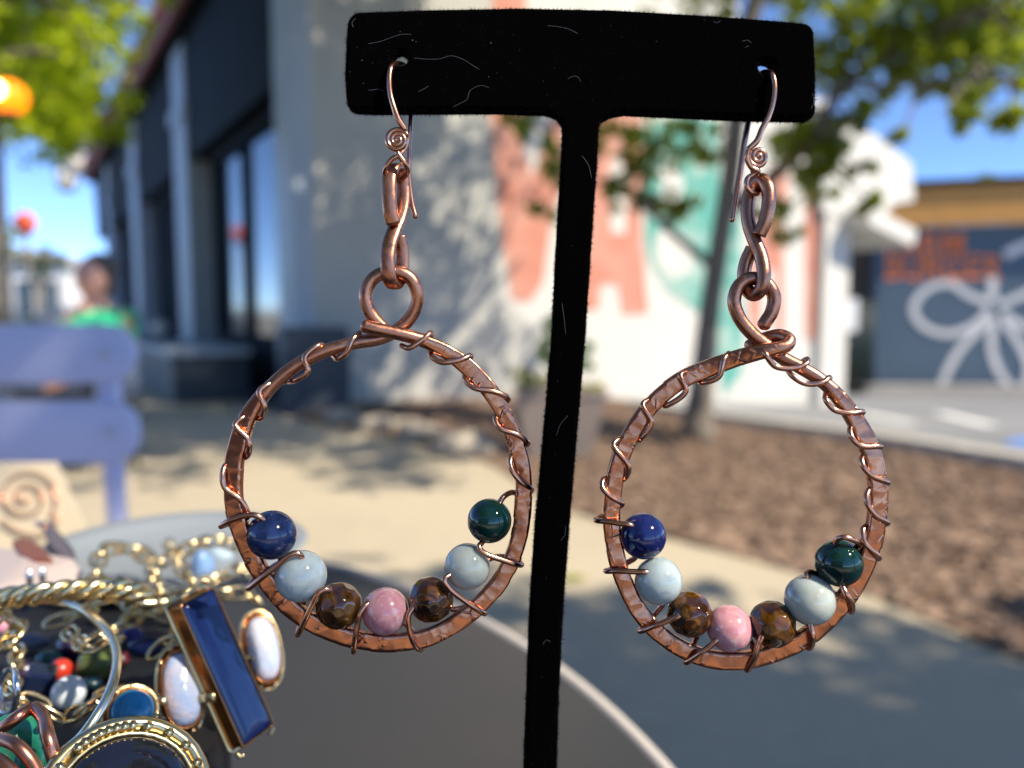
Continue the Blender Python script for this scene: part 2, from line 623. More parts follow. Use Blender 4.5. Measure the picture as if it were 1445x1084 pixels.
def limb(mb, pts, r0, r1, n=9):
    c = catmull(pts, 6)
    k = len(c)
    mb.tube(c, [r0 + (r1 - r0) * (i / (k - 1)) for i in range(k)], n)

def tree(name, label, trunk_pts, r0, r1, limbs, clumps, per, size, mt, group=None, flare=True):
    base = Vector(trunk_pts[0])
    t = thing(name, label, 'tree', base, group)
    mb = MB()
    c = catmull(trunk_pts, 8)
    k = len(c)
    rr = []
    for i in range(k):
        u = i / (k - 1)
        r = r0 + (r1 - r0) * u
        if flare:
            r += r0 * 0.9 * math.exp(-u * 22)
        rr.append(r)
    mb.tube(c, rr, 14)
    mb.build('trunk', m_bark, t)
    lb = MB()
    for pts, a, b in limbs:
        limb(lb, pts, a, b)
    # twigs from the nearest limb point into each clump
    ends = [p for pts, a, b in limbs for p in catmull(pts, 4)] + c[len(c) // 2:]
    for cc, r in clumps:
        cc = Vector(cc)
        e = min(ends, key=lambda q: (q - cc).length)
        mid = (e + cc) / 2 + Vector((random.uniform(-.1, .1), random.uniform(-.1, .1), random.uniform(0, .12)))
        limb(lb, [e, mid, cc], min(0.03, r1 * 0.5), 0.006, 6)
    lb.build('branches', m_bark, t)
    leaves(clumps, per, size, mt, 'crown', t)
    return t

# street tree in the mulch bed: trunk leans right, crown over the right half of the view
tb = Vector((1.26, 5.2, gz(1.26, 5.2)))
tp = [tb, PY(1000, 450, 5.2), PY(1030, 250, 5.2), PY(1052, 60, 5.2), Vector((1.75, 5.25, 3.5)), Vector((1.9, 5.3, 4.6)), Vector((1.8, 5.4, 5.6))]
cl = []
for (px, py, Y, r) in [(1180, 50, 5.0, .34), (1235, 20, 4.8, .40), (1310, 30, 4.7, .42), (1375, 10, 4.6, .42), (1430, 50, 4.4, .40), (1205, 115, 5.0, .30), (1290, 85, 4.6, .26), (1370, 65, 4.4, .26), (1420, 110, 4.2, .20),
                       (1165, 180, 4.9, .26), (1120, 225, 5.0, .28), (1180, 215, 4.8, .15), (1240, 150, 4.8, .10), (1395, 135, 4.1, .13), (1350, 165, 4.0, .10), (1425, 160, 4.1, .11), (1275, 190, 4.3, .06),
                       (1025, 5, 5.4, .22), (980, -40, 5.4, .35), (1110, 0, 5.6, .22),
                       (925, 195, 5.5, .30), (985, 180, 5.4, .25), (880, 215, 5.6, .22), (870, 280, 5.6, .16), (780, 235, 5.8, .20), (770, 300, 5.8, .13), (930, 290, 5.7, .20), (845, 190, 5.5, .2), (1085, 300, 5.3, .14), (740, 170, 5.8, .16),
                       (1110, 330, 5.4, .10), (1150, 260, 5.0, .16), (1165, 90, 5.1, .3), (1260, 60, 5.0, .34), (1340, 55, 4.9, .3), (1400, 80, 4.7, .26), (1445, 10, 4.5, .34), (1330, 120, 4.5, .16), (1410, 175, 4.2, .08), (1155, 150, 5.1, .3), (900, 240, 5.6, .24), (955, 215, 5.5, .24), (820, 260, 5.7, .16), (960, 300, 5.6, .16), (1020, 200, 5.4, .2), (760, 200, 5.8, .16), (1190, 15, 5.2, .36), (1285, 5, 5.0, .36), (1360, 35, 4.8, .3), (1440, 75, 4.6, .3), (1225, 85, 4.9, .26), (1310, 90, 4.7, .22), (1380, 100, 4.5, .2), (1120, 190, 5.0, .2), (1185, 205, 5.0, .12), (1208, 240, 5.0, .10), (1232, 288, 5.1, .09), (1165, 175, 5.0, .16), (1150, 225, 5.0, .14), (1215, 175, 4.9, .09), (1400, 20, 4.9, .34), (1330, 10, 5.0, .34), (1425, 95, 4.6, .22)]:
    cl.append((PY(px, py, Y), r))
for i in range(170):  # unseen upper crown, placed to shade the wall and patio
    a = random.uniform(0, 6.28); rr_ = 2.1 * math.sqrt(random.random()); z = random.uniform(3.5, 6.0)
    x_, y_ = 1.45 + rr_ * math.cos(a), 4.5 + rr_ * math.sin(a) * 1.25
    if x_ > 2.75 and y_ > 5.2: continue
    cl.append((Vector((x_, y_, z)), random.uniform(.32, .5)))
for i in range(40):  # unseen clumps added to cast shade on the ground behind the chair
    cl.append((Vector((random.uniform(-1.9, .9), random.uniform(5.4, 6.9), random.uniform(4.3, 6.0))), random.uniform(.32, .5)))
lm = [([PY(1010, 380, 5.2), PY(950, 330, 5.4), PY(880, 270, 5.6), PY(780, 235, 5.8)], .035, .012),
      ([PY(1025, 300, 5.2), PY(1090, 250, 5.1), PY(1140, 200, 4.95), PY(1190, 125, 4.9), PY(1290, 60, 4.7), PY(1420, 0, 4.3)], .055, .02),
      ([PY(1045, 150, 5.2), PY(1000, 60, 5.4), PY(970, -60, 5.5)], .035, .015),
      ([PY(1055, 30, 5.2), PY(1110, -60, 5.2), Vector((2.6, 4.9, 4.2))], .05, .02),
      ([PY(1190, 125, 4.9), PY(1260, 120, 4.6), PY(1380, 110, 4.2)], .02, .008),
      ([Vector((1.75, 5.25, 3.5)), Vector((.9, 5.6, 4.3)), Vector((.2, 5.9, 4.7))], .05, .02),
      ([Vector((1.8, 5.25, 3.8)), Vector((2.7, 5.8, 4.6)), Vector((3.2, 6.2, 5.1))], .05, .02)]
tree('street_tree', 'slender street tree with leaning trunk growing from the mulch bed before the mural wall', tp, .074, .045, lm, cl, 270, .10, m_leaf)

# tree on the left whose sunlit crown hangs into the upper left corner
lt = Vector((-3.72, 5.5, 0))
cl = []
while len(cl) < 120:
    px = random.uniform(-200, 225); py = random.uniform(-220, 165)
    if px > 195 - .48 * max(py, 0):
        continue
    cl.append((PY(px, py, random.uniform(5.2, 8.6)), random.uniform(.28, .5)))
for i in range(22):
    py = random.uniform(140, 220)
    cl.append((PY(random.uniform(20, 190 - .35 * (py - 100)), py, random.uniform(7.5, 9)), random.uniform(.2, .34)))
lm = [([Vector((-3.78, 5.5, 2.4)), PY(60, 60, 6.2), PY(170, 20, 6.8)], .07, .02),
      ([Vector((-3.8, 5.5, 2.8)), PY(100, -60, 6.0), PY(220, -90, 6.6)], .07, .02),
      ([Vector((-3.75, 5.5, 2.0)), PY(50, 150, 7.5), PY(130, 170, 8.5)], .05, .015)]
tree('shade_tree', 'large tree with sunlit yellow green crown and brown trunk beside the amber street lamp',
     [lt, Vector((-3.72, 5.5, 1.2)), Vector((-3.74, 5.5, 2.2)), Vector((-3.8, 5.5, 3.2)), Vector((-3.9, 5.5, 4.6))], .13, .07, lm, cl, 210, .10, m_leafbright)

random.seed(8); rng = np.random.default_rng(8)
# tree behind the photographer's right shoulder that shades the stall (outside the frame)
st = Vector((3.3, -2.2, 0))
cl = []
for i in range(190):
    v = Vector((random.gauss(0, 1), random.gauss(0, 1), random.gauss(0, 1))).normalized() * random.random() ** .4
    q = Vector((4.1 + v.x * 3.4, -1.75 + v.y * 1.9, 4.6 + v.z * 1.2))
    if (q.xy - Vector((1.6, -3.2))).length < 1.1: continue  # gap shaped into the crown so open sky reflects in the beads
    t_ = Vector((-.26, .32, .80)); k_ = q - t_
    if (k_ - SUN * k_.dot(SUN)).length < .40: continue  # gap shaped to let sun reach the cards and heap
    k_ = q - Vector((-.06, .15, .84))
    if (k_ - SUN * k_.dot(SUN)).length < .62 and i % 5 > 1: continue  # crown thinned here to dapple the earrings with sun
    cl.append((q, random.uniform(.4, .6)))
lm = [([Vector((3.2, -2.1, 2.8)), Vector((2.5, -1.5, 3.9)), Vector((1.7, -.8, 4.6))], .07, .02),
      ([Vector((3.2, -2.1, 3.0)), Vector((3.5, -1.2, 4.1)), Vector((3.8, -.5, 4.8))], .07, .02),
      ([Vector((3.15, -2.1, 3.2)), Vector((2.6, -2.6, 4.2)), Vector((2.0, -3.0, 4.9))], .06, .02)]
tree('shade_tree', 'broad shade tree standing behind the stall, its crown over the table',
     [st, Vector((3.25, -2.15, 1.5)), Vector((3.2, -2.1, 3.0)), Vector((3.1, -2.0, 4.6))], .15, .08, lm, cl, 130, .15, m_leaf)

sx = Vector((-2.4, -2.6, 0))  # second tree, added out of view to cover part of the sky
cl = []
for i in range(110):
    v = Vector((random.gauss(0, 1), random.gauss(0, 1), random.gauss(0, 1))).normalized() * random.random() ** .4
    cl.append((Vector((-2.4 + v.x * 2.3, -2.2 + v.y * 1.9, 4.3 + v.z * 1.4)), random.uniform(.4, .55)))
lm = [([Vector((-2.4, -2.6, 2.6)), Vector((-1.6, -2.0, 3.6)), Vector((-.8, -1.6, 4.3))], .07, .02),
      ([Vector((-2.4, -2.6, 2.8)), Vector((-3.2, -2.2, 3.8)), Vector((-3.9, -1.8, 4.4))], .07, .02)]
tree('shade_tree', 'unseen second tree added behind the stall to block blue sky light',
     [sx, Vector((-2.42, -2.6, 1.5)), Vector((-2.4, -2.6, 3.0)), Vector((-2.2, -2.4, 4.4))], .14, .07, lm, cl, 120, .15, m_leaf)

random.seed(5); rng = np.random.default_rng(5)
# distant trees
def far_tree(px, Y, zc, rad, mt, label, n=16):
    x = (px - 722.5) / 1086 * Y
    gzv = gz(x, Y)
    cl = []
    for i in range(n):
        v = Vector((random.gauss(0, 1), random.gauss(0, 1), random.gauss(0, 1))).normalized() * random.random() ** .5
        cl.append((Vector((x + v.x * rad, Y + v.y * rad * .6, zc + v.z * rad * .75)), rad * random.uniform(.3, .45)))
    b = Vector((x, Y, gzv))
    tree('broadleaf_tree', label, [b, Vector((x, Y, (gzv + zc) / 2)), Vector((x + .1, Y, zc))], .15, .08,
         [([Vector((x, Y, (gzv + zc) / 2)), Vector((x + rad * .4, Y, zc))], .06, .02), ([Vector((x, Y, (gzv + zc) / 2)), Vector((x - rad * .4, Y, zc + .2))], .06, .02)],
         cl, 40, .22, mt, group='trees far behind the buildings')
far_tree(62, 27, 2.6, 1.1, m_leafdark, 'round dark green tree far off behind the white fence')
far_tree(5, 24, 3.0, 1.0, m_leafbright, 'yellow green tree far off at the left edge behind the orange sign')
far_tree(118, 34, 2.0, 1.2, m_leafdark, 'low dark tree far off behind the seated person')
far_tree(1285, 20, 3.3, 1.0, m_leaf, 'green treetop showing above the tan fascia beside the white cornice')
far_tree(1425, 21, 3.9, 1.3, m_leaf, 'green treetop showing above the tan fascia at the right edge')
far_tree(1215, 19, 2.2, 1.3, m_leafdark, 'dark tree behind the gate between the two buildings')
far_tree(1600, 22, 4.0, 1.6, m_leaf, 'green tree behind the slate blue building past the right edge')

# ================================================================== SHOP BUILDING with mural wall
CX, CY = -1.97, 7.08
U = Vector((-.643, 1.0, 0)).normalized()           # along the shopfront, away from us
NF = Vector((-1.0, -.643, 0)).normalized()         # shopfront faces left
UL = math.sqrt(1 + .643 ** 2)
def F(tau, out, z):                                # tau: metres of depth along the front
    return Vector((CX, CY, 0)) + U * (tau * UL) + NF * out + Vector((0, 0, z))
shop = thing('shop_building', 'long shop with dark navy front, red tiled eave and mural on its pale side wall', 'building', (CX, CY, 0))
def fbox(mb, t0, t1, o0, o1, z0, z1):
    a, b = F(t0, o0, z0), F(t1, o0, z0)
    c, d = F(t1, o1, z0), F(t0, o1, z0)
    mb.prism([a, b, c, d], (0, 0, z1 - z0))
TL = 16.0
mb = MB(); fbox(mb, 0.02, TL, -.45, -.30, 0, 4.75); mb.build('front_wall', m_navy, shop, smooth=False)
mb = MB(); fbox(mb, 0.36, TL, -.299, .02, 3.0, 4.62); mb.build('fascia', m_navy, shop, smooth=False)
mb = MB(); fbox(mb, 0.36, TL, -.299, 0.0, 0, .42); mb.build('base_wall', m_navy, shop, smooth=False)
mb = MB(); fbox(mb, -.05, .35, -.28, .04, 0, 4.62); mb.build('corner_column', m_bluegrey, shop, smooth=False, bevel=.01)
mb = MB(); fbox(mb, -.3, TL, -.35, .22, 4.63, 4.80); mb.build('soffit', m_navy, shop, smooth=False)
mb = MB(); fbox(mb, -.3, TL, .221, .30, 4.66, 4.92); mb.build('gutter', m_tile, shop, smooth=False)
bays = [(.5, 3.45), (5.0, 7.7), (9.4, 12.1), (13.6, 15.6)]
for i, (a, b) in enumerate(bays):
    fr = MB()
    fbox(fr, a, a + .14, -.298, -.16, .43, 2.99); fbox(fr, b - .14, b, -.298, -.16, .43, 2.99)
    fbox(fr, a + .141, b - .141, -.298, -.16, .43, .60); fbox(fr, a + .141, b - .141, -.298, -.16, 2.86, 2.99)
    mid = a + (b - a) * .56
    fbox(fr, mid - .05, mid + .05, -.298, -.17, .601, 2.859)
    win = fr.build('window', m_navy, shop, smooth=False)
    for (p, q) in ((a + .141, mid - .051), (mid + .051, b - .141)):
        g = MB(); fbox(g, p, q, -.25, -.235, .601, 2.859); g.build('pane', m_glass, win, smooth=False)
for (a, b) in [(3.75, 4.85), (8.0, 9.2), (12.4, 13.4)]:
    mb = MB(); fbox(mb, a + .2, b - .15, -.27, .06, 0, 4.6); fbox(mb, a + .1, b - .05, -.27, .10, 0, .35); fbox(mb, a + .1, b - .05, -.27, .10, 3.6, 3.8)
    mb.build('column', m_bluegrey, shop, smooth=False)
# roof tiles along the eave: shared mesh
rt = MB()
rt.prism([F(-.3, .32, 4.90), F(-.3, -2.4, 5.9), F(-.3, -2.4, 5.8), F(-.3, .32, 4.93 - .12)], U * ((TL + .3) * UL)); rt.build('roof', m_tile, shop, smooth=False)
down = (F(0, .32, 4.90) - F(0, -2.4, 5.9)).normalized()
tl = MB()
arc = [(-.085 + .17 * k / 6, .085 * math.sin(math.pi * k / 6)) for k in range(7)]
upn = U.cross(down).normalized()
if upn.z < 0: upn = -upn
prof = [U * a + upn * b for a, b in arc] + [U * a * .82 + upn * (b - .012) for a, b in arc[::-1]]
tl.prism(prof, -down * .42)
tile0 = None
k = 0
tau = -.25
while tau < TL - .1 and k < 100:
    for row in range(1):
        pos = F(tau, .37, 4.92) + (-down) * (.36 * row)
        if tile0 is None:
            me = bpy.data.meshes.new('roof_tile')
            me.from_pydata([tuple(v) for v in tl.v], [], tl.f)
            me.materials.append(m_tile)
            tile0 = me
        o = bpy.data.objects.new('roof_tile', tile0)
        C.objects.link(o); o.parent = shop
        o.location = pos - Vector((CX, CY, 0))
    tau += .21 / UL
    k += 1

# side wall with the mural: from the corner towards the right
W0 = Vector((-1.93, 7.06, 0)); W1 = Vector((4.17, 9.8, 0))
WD = (W1 - W0).normalized(); WL = (W1 - W0).length
WN = Vector((WD.y, -WD.x, 0))                      # towards us
def WP(px, py, out=0.0):
    """the point of the mural wall seen at a pixel"""
    v = FWD + XV * ((px - 722.5) / 1086) - UPV * ((py - 542) / 1086)
    t = (W0 - CAM).dot(WN) / v.dot(WN)
    return CAM + v * t + WN * out
def wall_top(px_, py_):
    return WP(px_, py_)
back = -WN * .4
pts = [W0 + Vector((0, 0, -.4)), W1 + Vector((0, 0, -.9)), WP(1186, 172), WP(1112, 150), WP(1112, 118), WP(1040, 100)]
tA = WP(1040, 100); sA = (tA - W0).dot(WD)
pts += [W0 + WD * sA + Vector((0, 0, 5.2)), W0 + Vector((0, 0, 5.6))]
mb = MB()
mb.prism(pts, back)
side = mb.build('side_wall', m_white_wall, shop, smooth=False)
# courses of big painted blocks: shallow raised courses give the joints
def wallpoly(name, pxs, mt, out=.006, parent=side, thick=.004):
    q = [WP(a, b, out - thick) for a, b in pxs]
    m_ = MB(); m_.prism(q, WN * thick)
    return m_.build(name, mt, parent, smooth=False)
wallpoly('wall_shade', [(441, 700), (441, -700), (700, -700), (700, 150), (712, 420), (760, 470), (770, 600), (640, 640)], m_shaded_wall, .004)  # tree shade on the left of the wall, painted as a greyer tone
wallpoly('coral_shape', [(690, 158), (696, -60), (742, -60), (744, 158), (738, 215), (752, 250), (772, 180), (796, 150), (800, 240), (776, 330), (766, 400), (748, 425), (722, 424), (708, 330)], m_coral, .0085)
wallpoly('coral_shape', [(838, 160), (870, 120), (905, 160), (905, 330), (914, 442), (878, 444), (872, 402), (848, 400), (844, 436), (806, 440), (812, 300), (822, 215)], m_coral, .0085)
wallpoly('white_patch', [(862, 330), (858, 250), (868, 215), (884, 250), (882, 330)], m_white_wall, .0125)
wallpoly('teal_shape', [(906, 180), (960, 160), (1015, 170), (1012, 300), (1010, 420), (985, 440), (940, 410), (912, 360)], m_teal, .0085)
wallpoly('white_patch', [(925, 330), (945, 318), (975, 340), (978, 380), (950, 395), (925, 370)], m_white_wall, .0125)
wallpoly('white_patch', [(930, 240), (952, 225), (965, 260), (955, 290), (934, 280)], m_white_wall, .0125)
wallpoly('teal_shape', [(1018, 330), (1044, 300), (1050, 520), (1022, 560), (1012, 500)], m_teal, .0085)
wallpoly('coral_shape', [(1074, 300), (1105, 300), (1106, 470), (1094, 472), (1094, 380), (1076, 380)], m_coral, .0085)
wallpoly('coral_shape', [(1066, 300), (1073, 299), (1073, 472), (1058, 474), (1056, 420)], m_coral, .0085)
wallpoly('coral_shape', [(1136, 262), (1156, 262), (1152, 478), (1136, 480)], m_coral, .0085)
wallpoly('coral_shape', [(1084, 235), (1112, 228), (1112, 285), (1088, 290)], m_coral, .0085)
# pilaster, coping and the stepped cornice at the far end
def wbox(mb, s0, s1, o0, o1, z0, z1):
    a = W0 + WD * s0 + WN * o0; b = W0 + WD * s1 + WN * o0
    c = W0 + WD * s1 + WN * o1; d = W0 + WD * s0 + WN * o1
    for q in (a, b, c, d): q.z = z0
    mb.prism([a, b, c, d], (0, 0, z1 - z0))
zt = WP(1186, 172).z
mb = MB(); wbox(mb, WL - .42, WL + .01, .003, .10, -.6, zt + .02); mb.build('pilaster', m_white_wall, shop, smooth=False, bevel=.015)
mb = MB(); wbox(mb, sA + .02, WL - .3, -.43, .07, zt + .1, zt + .22); mb.build('coping', m_white_wall, shop, smooth=False, bevel=.02)
# cornice running back and down to the right of the wall end
e0 = W1 + WN * .05
c1, c2 = WP(1150, 168), WP(1280, 262)
mb = MB()
mb.prism([WP(1150, 160, .12), WP(1205, 178, .12), WP(1276, 232, .12), WP(1280, 286, .12), WP(1252, 290, .12), WP(1215, 330, .12), WP(1186, 318, .12), WP(1150, 300, .12)], -WN * .5)
mb.build('cornice', m_white_wall, shop, smooth=False, bevel=.03)
mb = MB()
mb.prism([WP(1184, 296, .45), WP(1252, 330, .45), WP(1246, 352, .45), WP(1184, 322, .45)], -WN * .9)
mb.build('side_canopy', m_white_wall, shop, smooth=False, bevel=.02)
# closing walls behind, so that the shop has a body
mb = MB()
rr0 = W1 - WN * .41
mb.prism([rr0 + Vector((0, 0, -1)), rr0 - WN * 9 + Vector((0, 0, -1)), rr0 - WN * 9 + Vector((0, 0, 2.6)), rr0 + Vector((0, 0, 2.6))], -WD * .3)
mb.build('end_wall', m_taupe, shop, smooth=False)

# navy bench boxes with pale tops along the shopfront
m_bench_top = mat('bench_top_paint', (0.36, 0.41, 0.46), .5)
m_boxnavy = mat('navy_box_paint', (0.022, 0.032, 0.046), .5, var=(3, (0.03, 0.04, 0.055), .2))
def bench_box(t0, t1, label, o0=.15, o1=.75, h=.42):
    r = thing('window_bench', label, 'bench', F((t0 + t1) / 2, (o0 + o1) / 2, 0), 'benches under the shop windows')
    m1 = MB(); fbox(m1, t0, t1, o0, o1, 0, h - .06); m1.build('base', m_boxnavy, r, smooth=False, bevel=.01)
    m2 = MB(); fbox(m2, t0 - .03, t1 + .03, o0 - .02, o1 + .04, h - .059, h); m2.build('seat', m_bench_top, r, smooth=False, bevel=.012)
bench_box(.65, 3.0, 'navy box bench with a pale grey seat under the nearest shop window', .25, .95, .52)
bench_box(5.2, 7.4, 'navy box bench with a pale grey seat under the second shop window', .25, .85, .5)
bench_box(9.6, 11.9, 'navy box bench with a pale grey seat under the farthest shop window', .25, .85, .5)
mb = MB(); mb.box((-1.74, 6.72, .375), (.56, .45, .75), Matrix.Rotation(math.atan2(WD.y, WD.x), 3, 'Z'))
tag(mb.build('planter_box', m_boxnavy, smooth=False, bevel=.015), 'tall dark navy planter box at the corner of the shop below the blue grey column', 'planter')
mb = MB(); mb.ball(F(3.3, .6, .665), .11, 16, (1, 1, 1)); 
tag(mb.build('globe_lamp', mat('pale_globe', (.62, .62, .6), .35)), 'small pale round globe resting on the bench under the nearest window', 'globe')

# unseen brick building added behind the photographer to hold back blue sky light
m_brick = mat('tan_brick', (.34, .22, .15), .85, var=(8, (.27, .17, .12), .2), bump=(30, .3, .01))
bb = thing('unseen_brick_building', 'unseen two storey tan brick building added behind the stall to block blue sky', 'building', (-10, -11, 0))
mb = MB(); mb.box((-10, -13, 3.4), (18, 4, 6.8)); mb.build('wall', m_brick, bb, smooth=False)
mb = MB(); mb.box((-10, -13, 6.96), (18.6, 4.6, .3)); mb.build('cornice', m_pale, bb, smooth=False)
for i in range(5):
    for z in (1.6, 4.8):
        mb = MB(); mb.box((-17 + i * 3.5, -10.98, z), (1.5, .06, 1.8)); wf = mb.build('window', m_pale, bb, smooth=False)
        mb = MB(); mb.box((-17 + i * 3.5, -10.94, z), (1.3, .04, 1.6)); mb.build('pane', m_glass, wf, smooth=False)

# pale lanterns hung along the eave
for i, (tau, s) in enumerate([(10.3, .42), (13.2, .42), (15.8, .42)]):
    lab = ['pale box lantern under the eave, the nearest of three', 'pale box lantern under the eave, the middle of three', 'pale box lantern under the eave, the farthest of three'][i]
    c = F(tau, .75, 4.72)
    t = thing('eave_lantern', lab, 'lantern', c, 'pale lanterns along the eave')
    m1 = MB(); m1.lathe(c, [(.0, -.42), (.20, -.40), (.27, -.1), (.24, .16), (.06, .24), (0, .25)], 16); m1.build('shade', m_pale, t)
    m2 = MB(); m2.tube([c + Vector((0, 0, .24)), c + Vector((0, 0, .4)) - NF * .1, F(tau, .3, 5.0)], .02, 6); m2.build('bracket', m_navy, t)

# ------------------------------------------------------------------ slate blue building with the orange lettering
SB0 = Vector((6.15, 13.05, 0)); SB1 = Vector((13.9, 10.5, 0))
SD = (SB1 - SB0).normalized(); SN = Vector((SD.y, -SD.x, 0)); SLn = (SB1 - SB0).length
burg = thing('eatery_building', 'low slate blue building with tan fascia, orange lettering and a white line drawing', 'building', (SB0.x, SB0.y, -.55))
def SP(px, py, out=0.0):
    v = FWD + XV * ((px - 722.5) / 1086) - UPV * ((py - 542) / 1086)
    t = (SB0 - CAM).dot(SN) / v.dot(SN)
    return CAM + v * t + SN * out
ztop = SP(1250, 268).z; zf = SP(1250, 322).z
mb = MB(); mb.prism([SB0 + Vector((0, 0, -.9)), SB1 + Vector((0, 0, -.9)), SB1 + Vector((0, 0, zf)), SB0 + Vector((0, 0, zf))], -SN * 5)
sbw = mb.build('wall', m_signblue, burg, smooth=False)
hh = (ztop - zf - .03) / 3
for i in range(3):
    mb = MB()
    a = SB0 - SD * .12 + SN * .16; b = SB1 + SN * .16
    z0 = zf + .003 + i * (hh + .01)
    a.z = b.z = z0
    mb.prism([a, b, b - SN * .14, a - SN * .14], (0, 0, hh))
    mb.build('fascia_board', m_fascia, burg, smooth=False, bevel=.008)
mb = MB()
a = SB0 - SD * .2 + SN * .22; b = SB1 + SN * .22
a.z = b.z = ztop + .01
mb.prism([a, b, b - SN * 5.4, a - SN * 5.4], (0, 0, .09)); mb.build('roof', m_navy, burg, smooth=False)
rotm = Matrix((SD, Vector((0, 0, 1)), SN)).transposed()
def wall_text(txt, px0, py0, px1, py1):
    """hand painted capitals fitted between two wall points"""
    cu = bpy.data.curves.new('lettering', 'FONT')
    cu.body = txt
    cu.size = 1.0
    cu.offset = .018
    cu.extrude = .004
    tmp = bpy.data.objects.new('tmp', cu)
    C.objects.link(tmp)
    bpy.context.view_layer.update()
    me = bpy.data.meshes.new_from_object(tmp.evaluated_get(bpy.context.evaluated_depsgraph_get()))
    bpy.data.objects.remove(tmp)
    xs = [v.co.x for v in me.vertices]; ys = [v.co.y for v in me.vertices]
    x0, x1, y0, y1 = min(xs), max(xs), min(ys), max(ys)
    A, B = SP(px0, py0), SP(px1, py1)
    w_ = (B - A).dot(SD); h_ = A.z - B.z
    for v in me.vertices:
        u = (v.co.x - x0) / (x1 - x0); q = (v.co.y - y0) / (y1 - y0)
        wob = .03 * math.sin(u * 17 + q * 2)
        p = A + SD * ((u + .012 * math.sin(q * 7 + u * 9)) * w_) - Vector((0, 0, 1)) * ((1 - q - wob) * h_) + SN * (.006 + v.co.z)
        v.co = p - ORIG[sbw.name]
    me.materials.append(m_orange)
    o = bpy.data.objects.new('lettering', me)
    C.objects.link(o); o.parent = sbw
wall_text('FARM', 1252, 331, 1359, 360)
wall_text('BURGER', 1251, 362, 1413, 394)
def stroke(pxs, wpx=10):
    c = catmull([SP(a, b, .006) for a, b in pxs], 8)
    hw = wpx / 1086 * 12.6 / 2
    m_ = MB(); m_.sweep(c, lambda i, s: [(-hw, -.003), (hw, -.003), (hw, .003), (-hw, .003)], SN)
    m_.build('painted_line', m_whitepaint, sbw, smooth=False)
stroke([(1396, 428), (1366, 416), (1341, 400), (1307, 409), (1289, 436), (1304, 461), (1341, 471), (1377, 457), (1396, 436)])
stroke([(1404, 448), (1376, 470), (1352, 497), (1336, 526), (1324, 556)])
stroke([(1403, 452), (1399, 488), (1410, 524), (1428, 548), (1440, 556)])
stroke([(1408, 432), (1440, 418), (1475, 404), (1505, 418), (1515, 446), (1490, 468), (1450, 462), (1414, 442)])
stroke([(1401, 425), (1400, 390)], 11)
stroke([(1418, 360), (1446, 347), (1490, 335)], 13)
stroke([(1416, 452), (1440, 488), (1452, 520), (1440, 556)])
# gate and white notice between the two buildings
gt = thing('metal_gate', 'dark green barred gate between the mural wall and the slate blue building', 'gate', PY(1210, 558, 12.4))
for i in range(9):
    a = PY(1189 + i * 5.4, 560, 12.4); b = PY(1189 + i * 5.4, 425, 12.4)
    mb = MB(); mb.tube([a, b], .022, 6); mb.build('bar', m_darkgreen, gt)
for py in (430, 500, 548):
    mb = MB(); a = PY(1187, py, 12.43); b = PY(1234, py, 12.43)
    mb.box((a + b) / 2, ((b - a).length, .03, .05)); mb.build('rail', m_darkgreen, gt, smooth=False)
mb = MB(); mb.box(PY(1199, 445, 12.3), (.26, .02, .52)); 
tag(mb.build('notice_board', mat('white_board', (.72, .72, .72), .5), smooth=False, bevel=.006), 'blank white notice fixed to the dark green gate', 'sign')
mb = MB(); mb.prism([PY(1180, 570, 14.2), PY(1250, 570, 14.2), PY(1250, 318, 14.2), PY(1180, 318, 14.2)], (0, .3, 0))
tag(mb.build('back_wall', m_taupe, smooth=False), 'plain taupe wall behind the gate between the two buildings', 'wall')

# ------------------------------------------------------------------ planter, rocks, fallen leaf
pc = G(790, 652)
pl = thing('tapered_planter', 'grey brown tapered planter pot standing on the mulch before the mural wall', 'planter', (pc.x, pc.y + .15, 0))
mb = MB()
cx, cy = pc.x, pc.y + .15
def rect(h, z): return [Vector((cx + a * h, cy + b * h * .8, z)) for a, b in ((-1, -1), (1, -1), (1, 1), (-1, 1))]
b0 = len(mb.v)
for h, z in ((.18, .0), (.265, .40), (.275, .40), (.275, .43), (.235, .43), (.225, .36)):
    mb.v += rect(h, z)
for i in range(5):
    for j in range(4):
        jj = (j + 1) % 4
        mb.face([b0 + i * 4 + j, b0 + i * 4 + jj, b0 + i * 4 + 4 + jj, b0 + i * 4 + 4 + j])
mb.face([0, 1, 2, 3][::-1])
mb.build('pot', m_planter, pl, smooth=False)
mb = MB(); mb.poly(rect(.226, .37)); mb.build('soil', m_mulch, pl, smooth=False)
pp = thing('potted_plant', 'leafy green plant with yellow green lower leaves growing in the tapered planter', 'plant', (cx, cy, .37))
mb = MB()
for i in range(7):
    e = Vector((cx + random.uniform(-.12, .12), cy + random.uniform(-.1, .1), .75 + random.uniform(-.1, .15)))
    limb(mb, [Vector((cx + random.uniform(-.04, .04), cy, .36)), (Vector((cx, cy, .36)) + e) / 2 + Vector((random.uniform(-.04, .04), 0, 0)), e], .008, .004, 5)
mb.build('stem', m_plant, pp)
leaves([(Vector((cx + .03, cy, .72)), .15), (Vector((cx - .03, cy, .62)), .14), (Vector((cx + .07, cy, .60)), .14), (Vector((cx, cy, .82)), .10)], 330, .07, m_plant, 'foliage', pp)
leaves([(Vector((cx - .16, cy - .05, .45)), .10), (Vector((cx + .15, cy - .05, .43)), .09), (Vector((cx - .24, cy, .50)), .09), (Vector((cx, cy - .12, .44)), .08)], 420, .05, m_yellowleaf, 'trailing_foliage', pp)
fl = thing('flower_cluster', 'small white blossom cluster at the left side of the tapered planter', 'flower', (cx - .2, cy - .05, .45))
mb = MB()
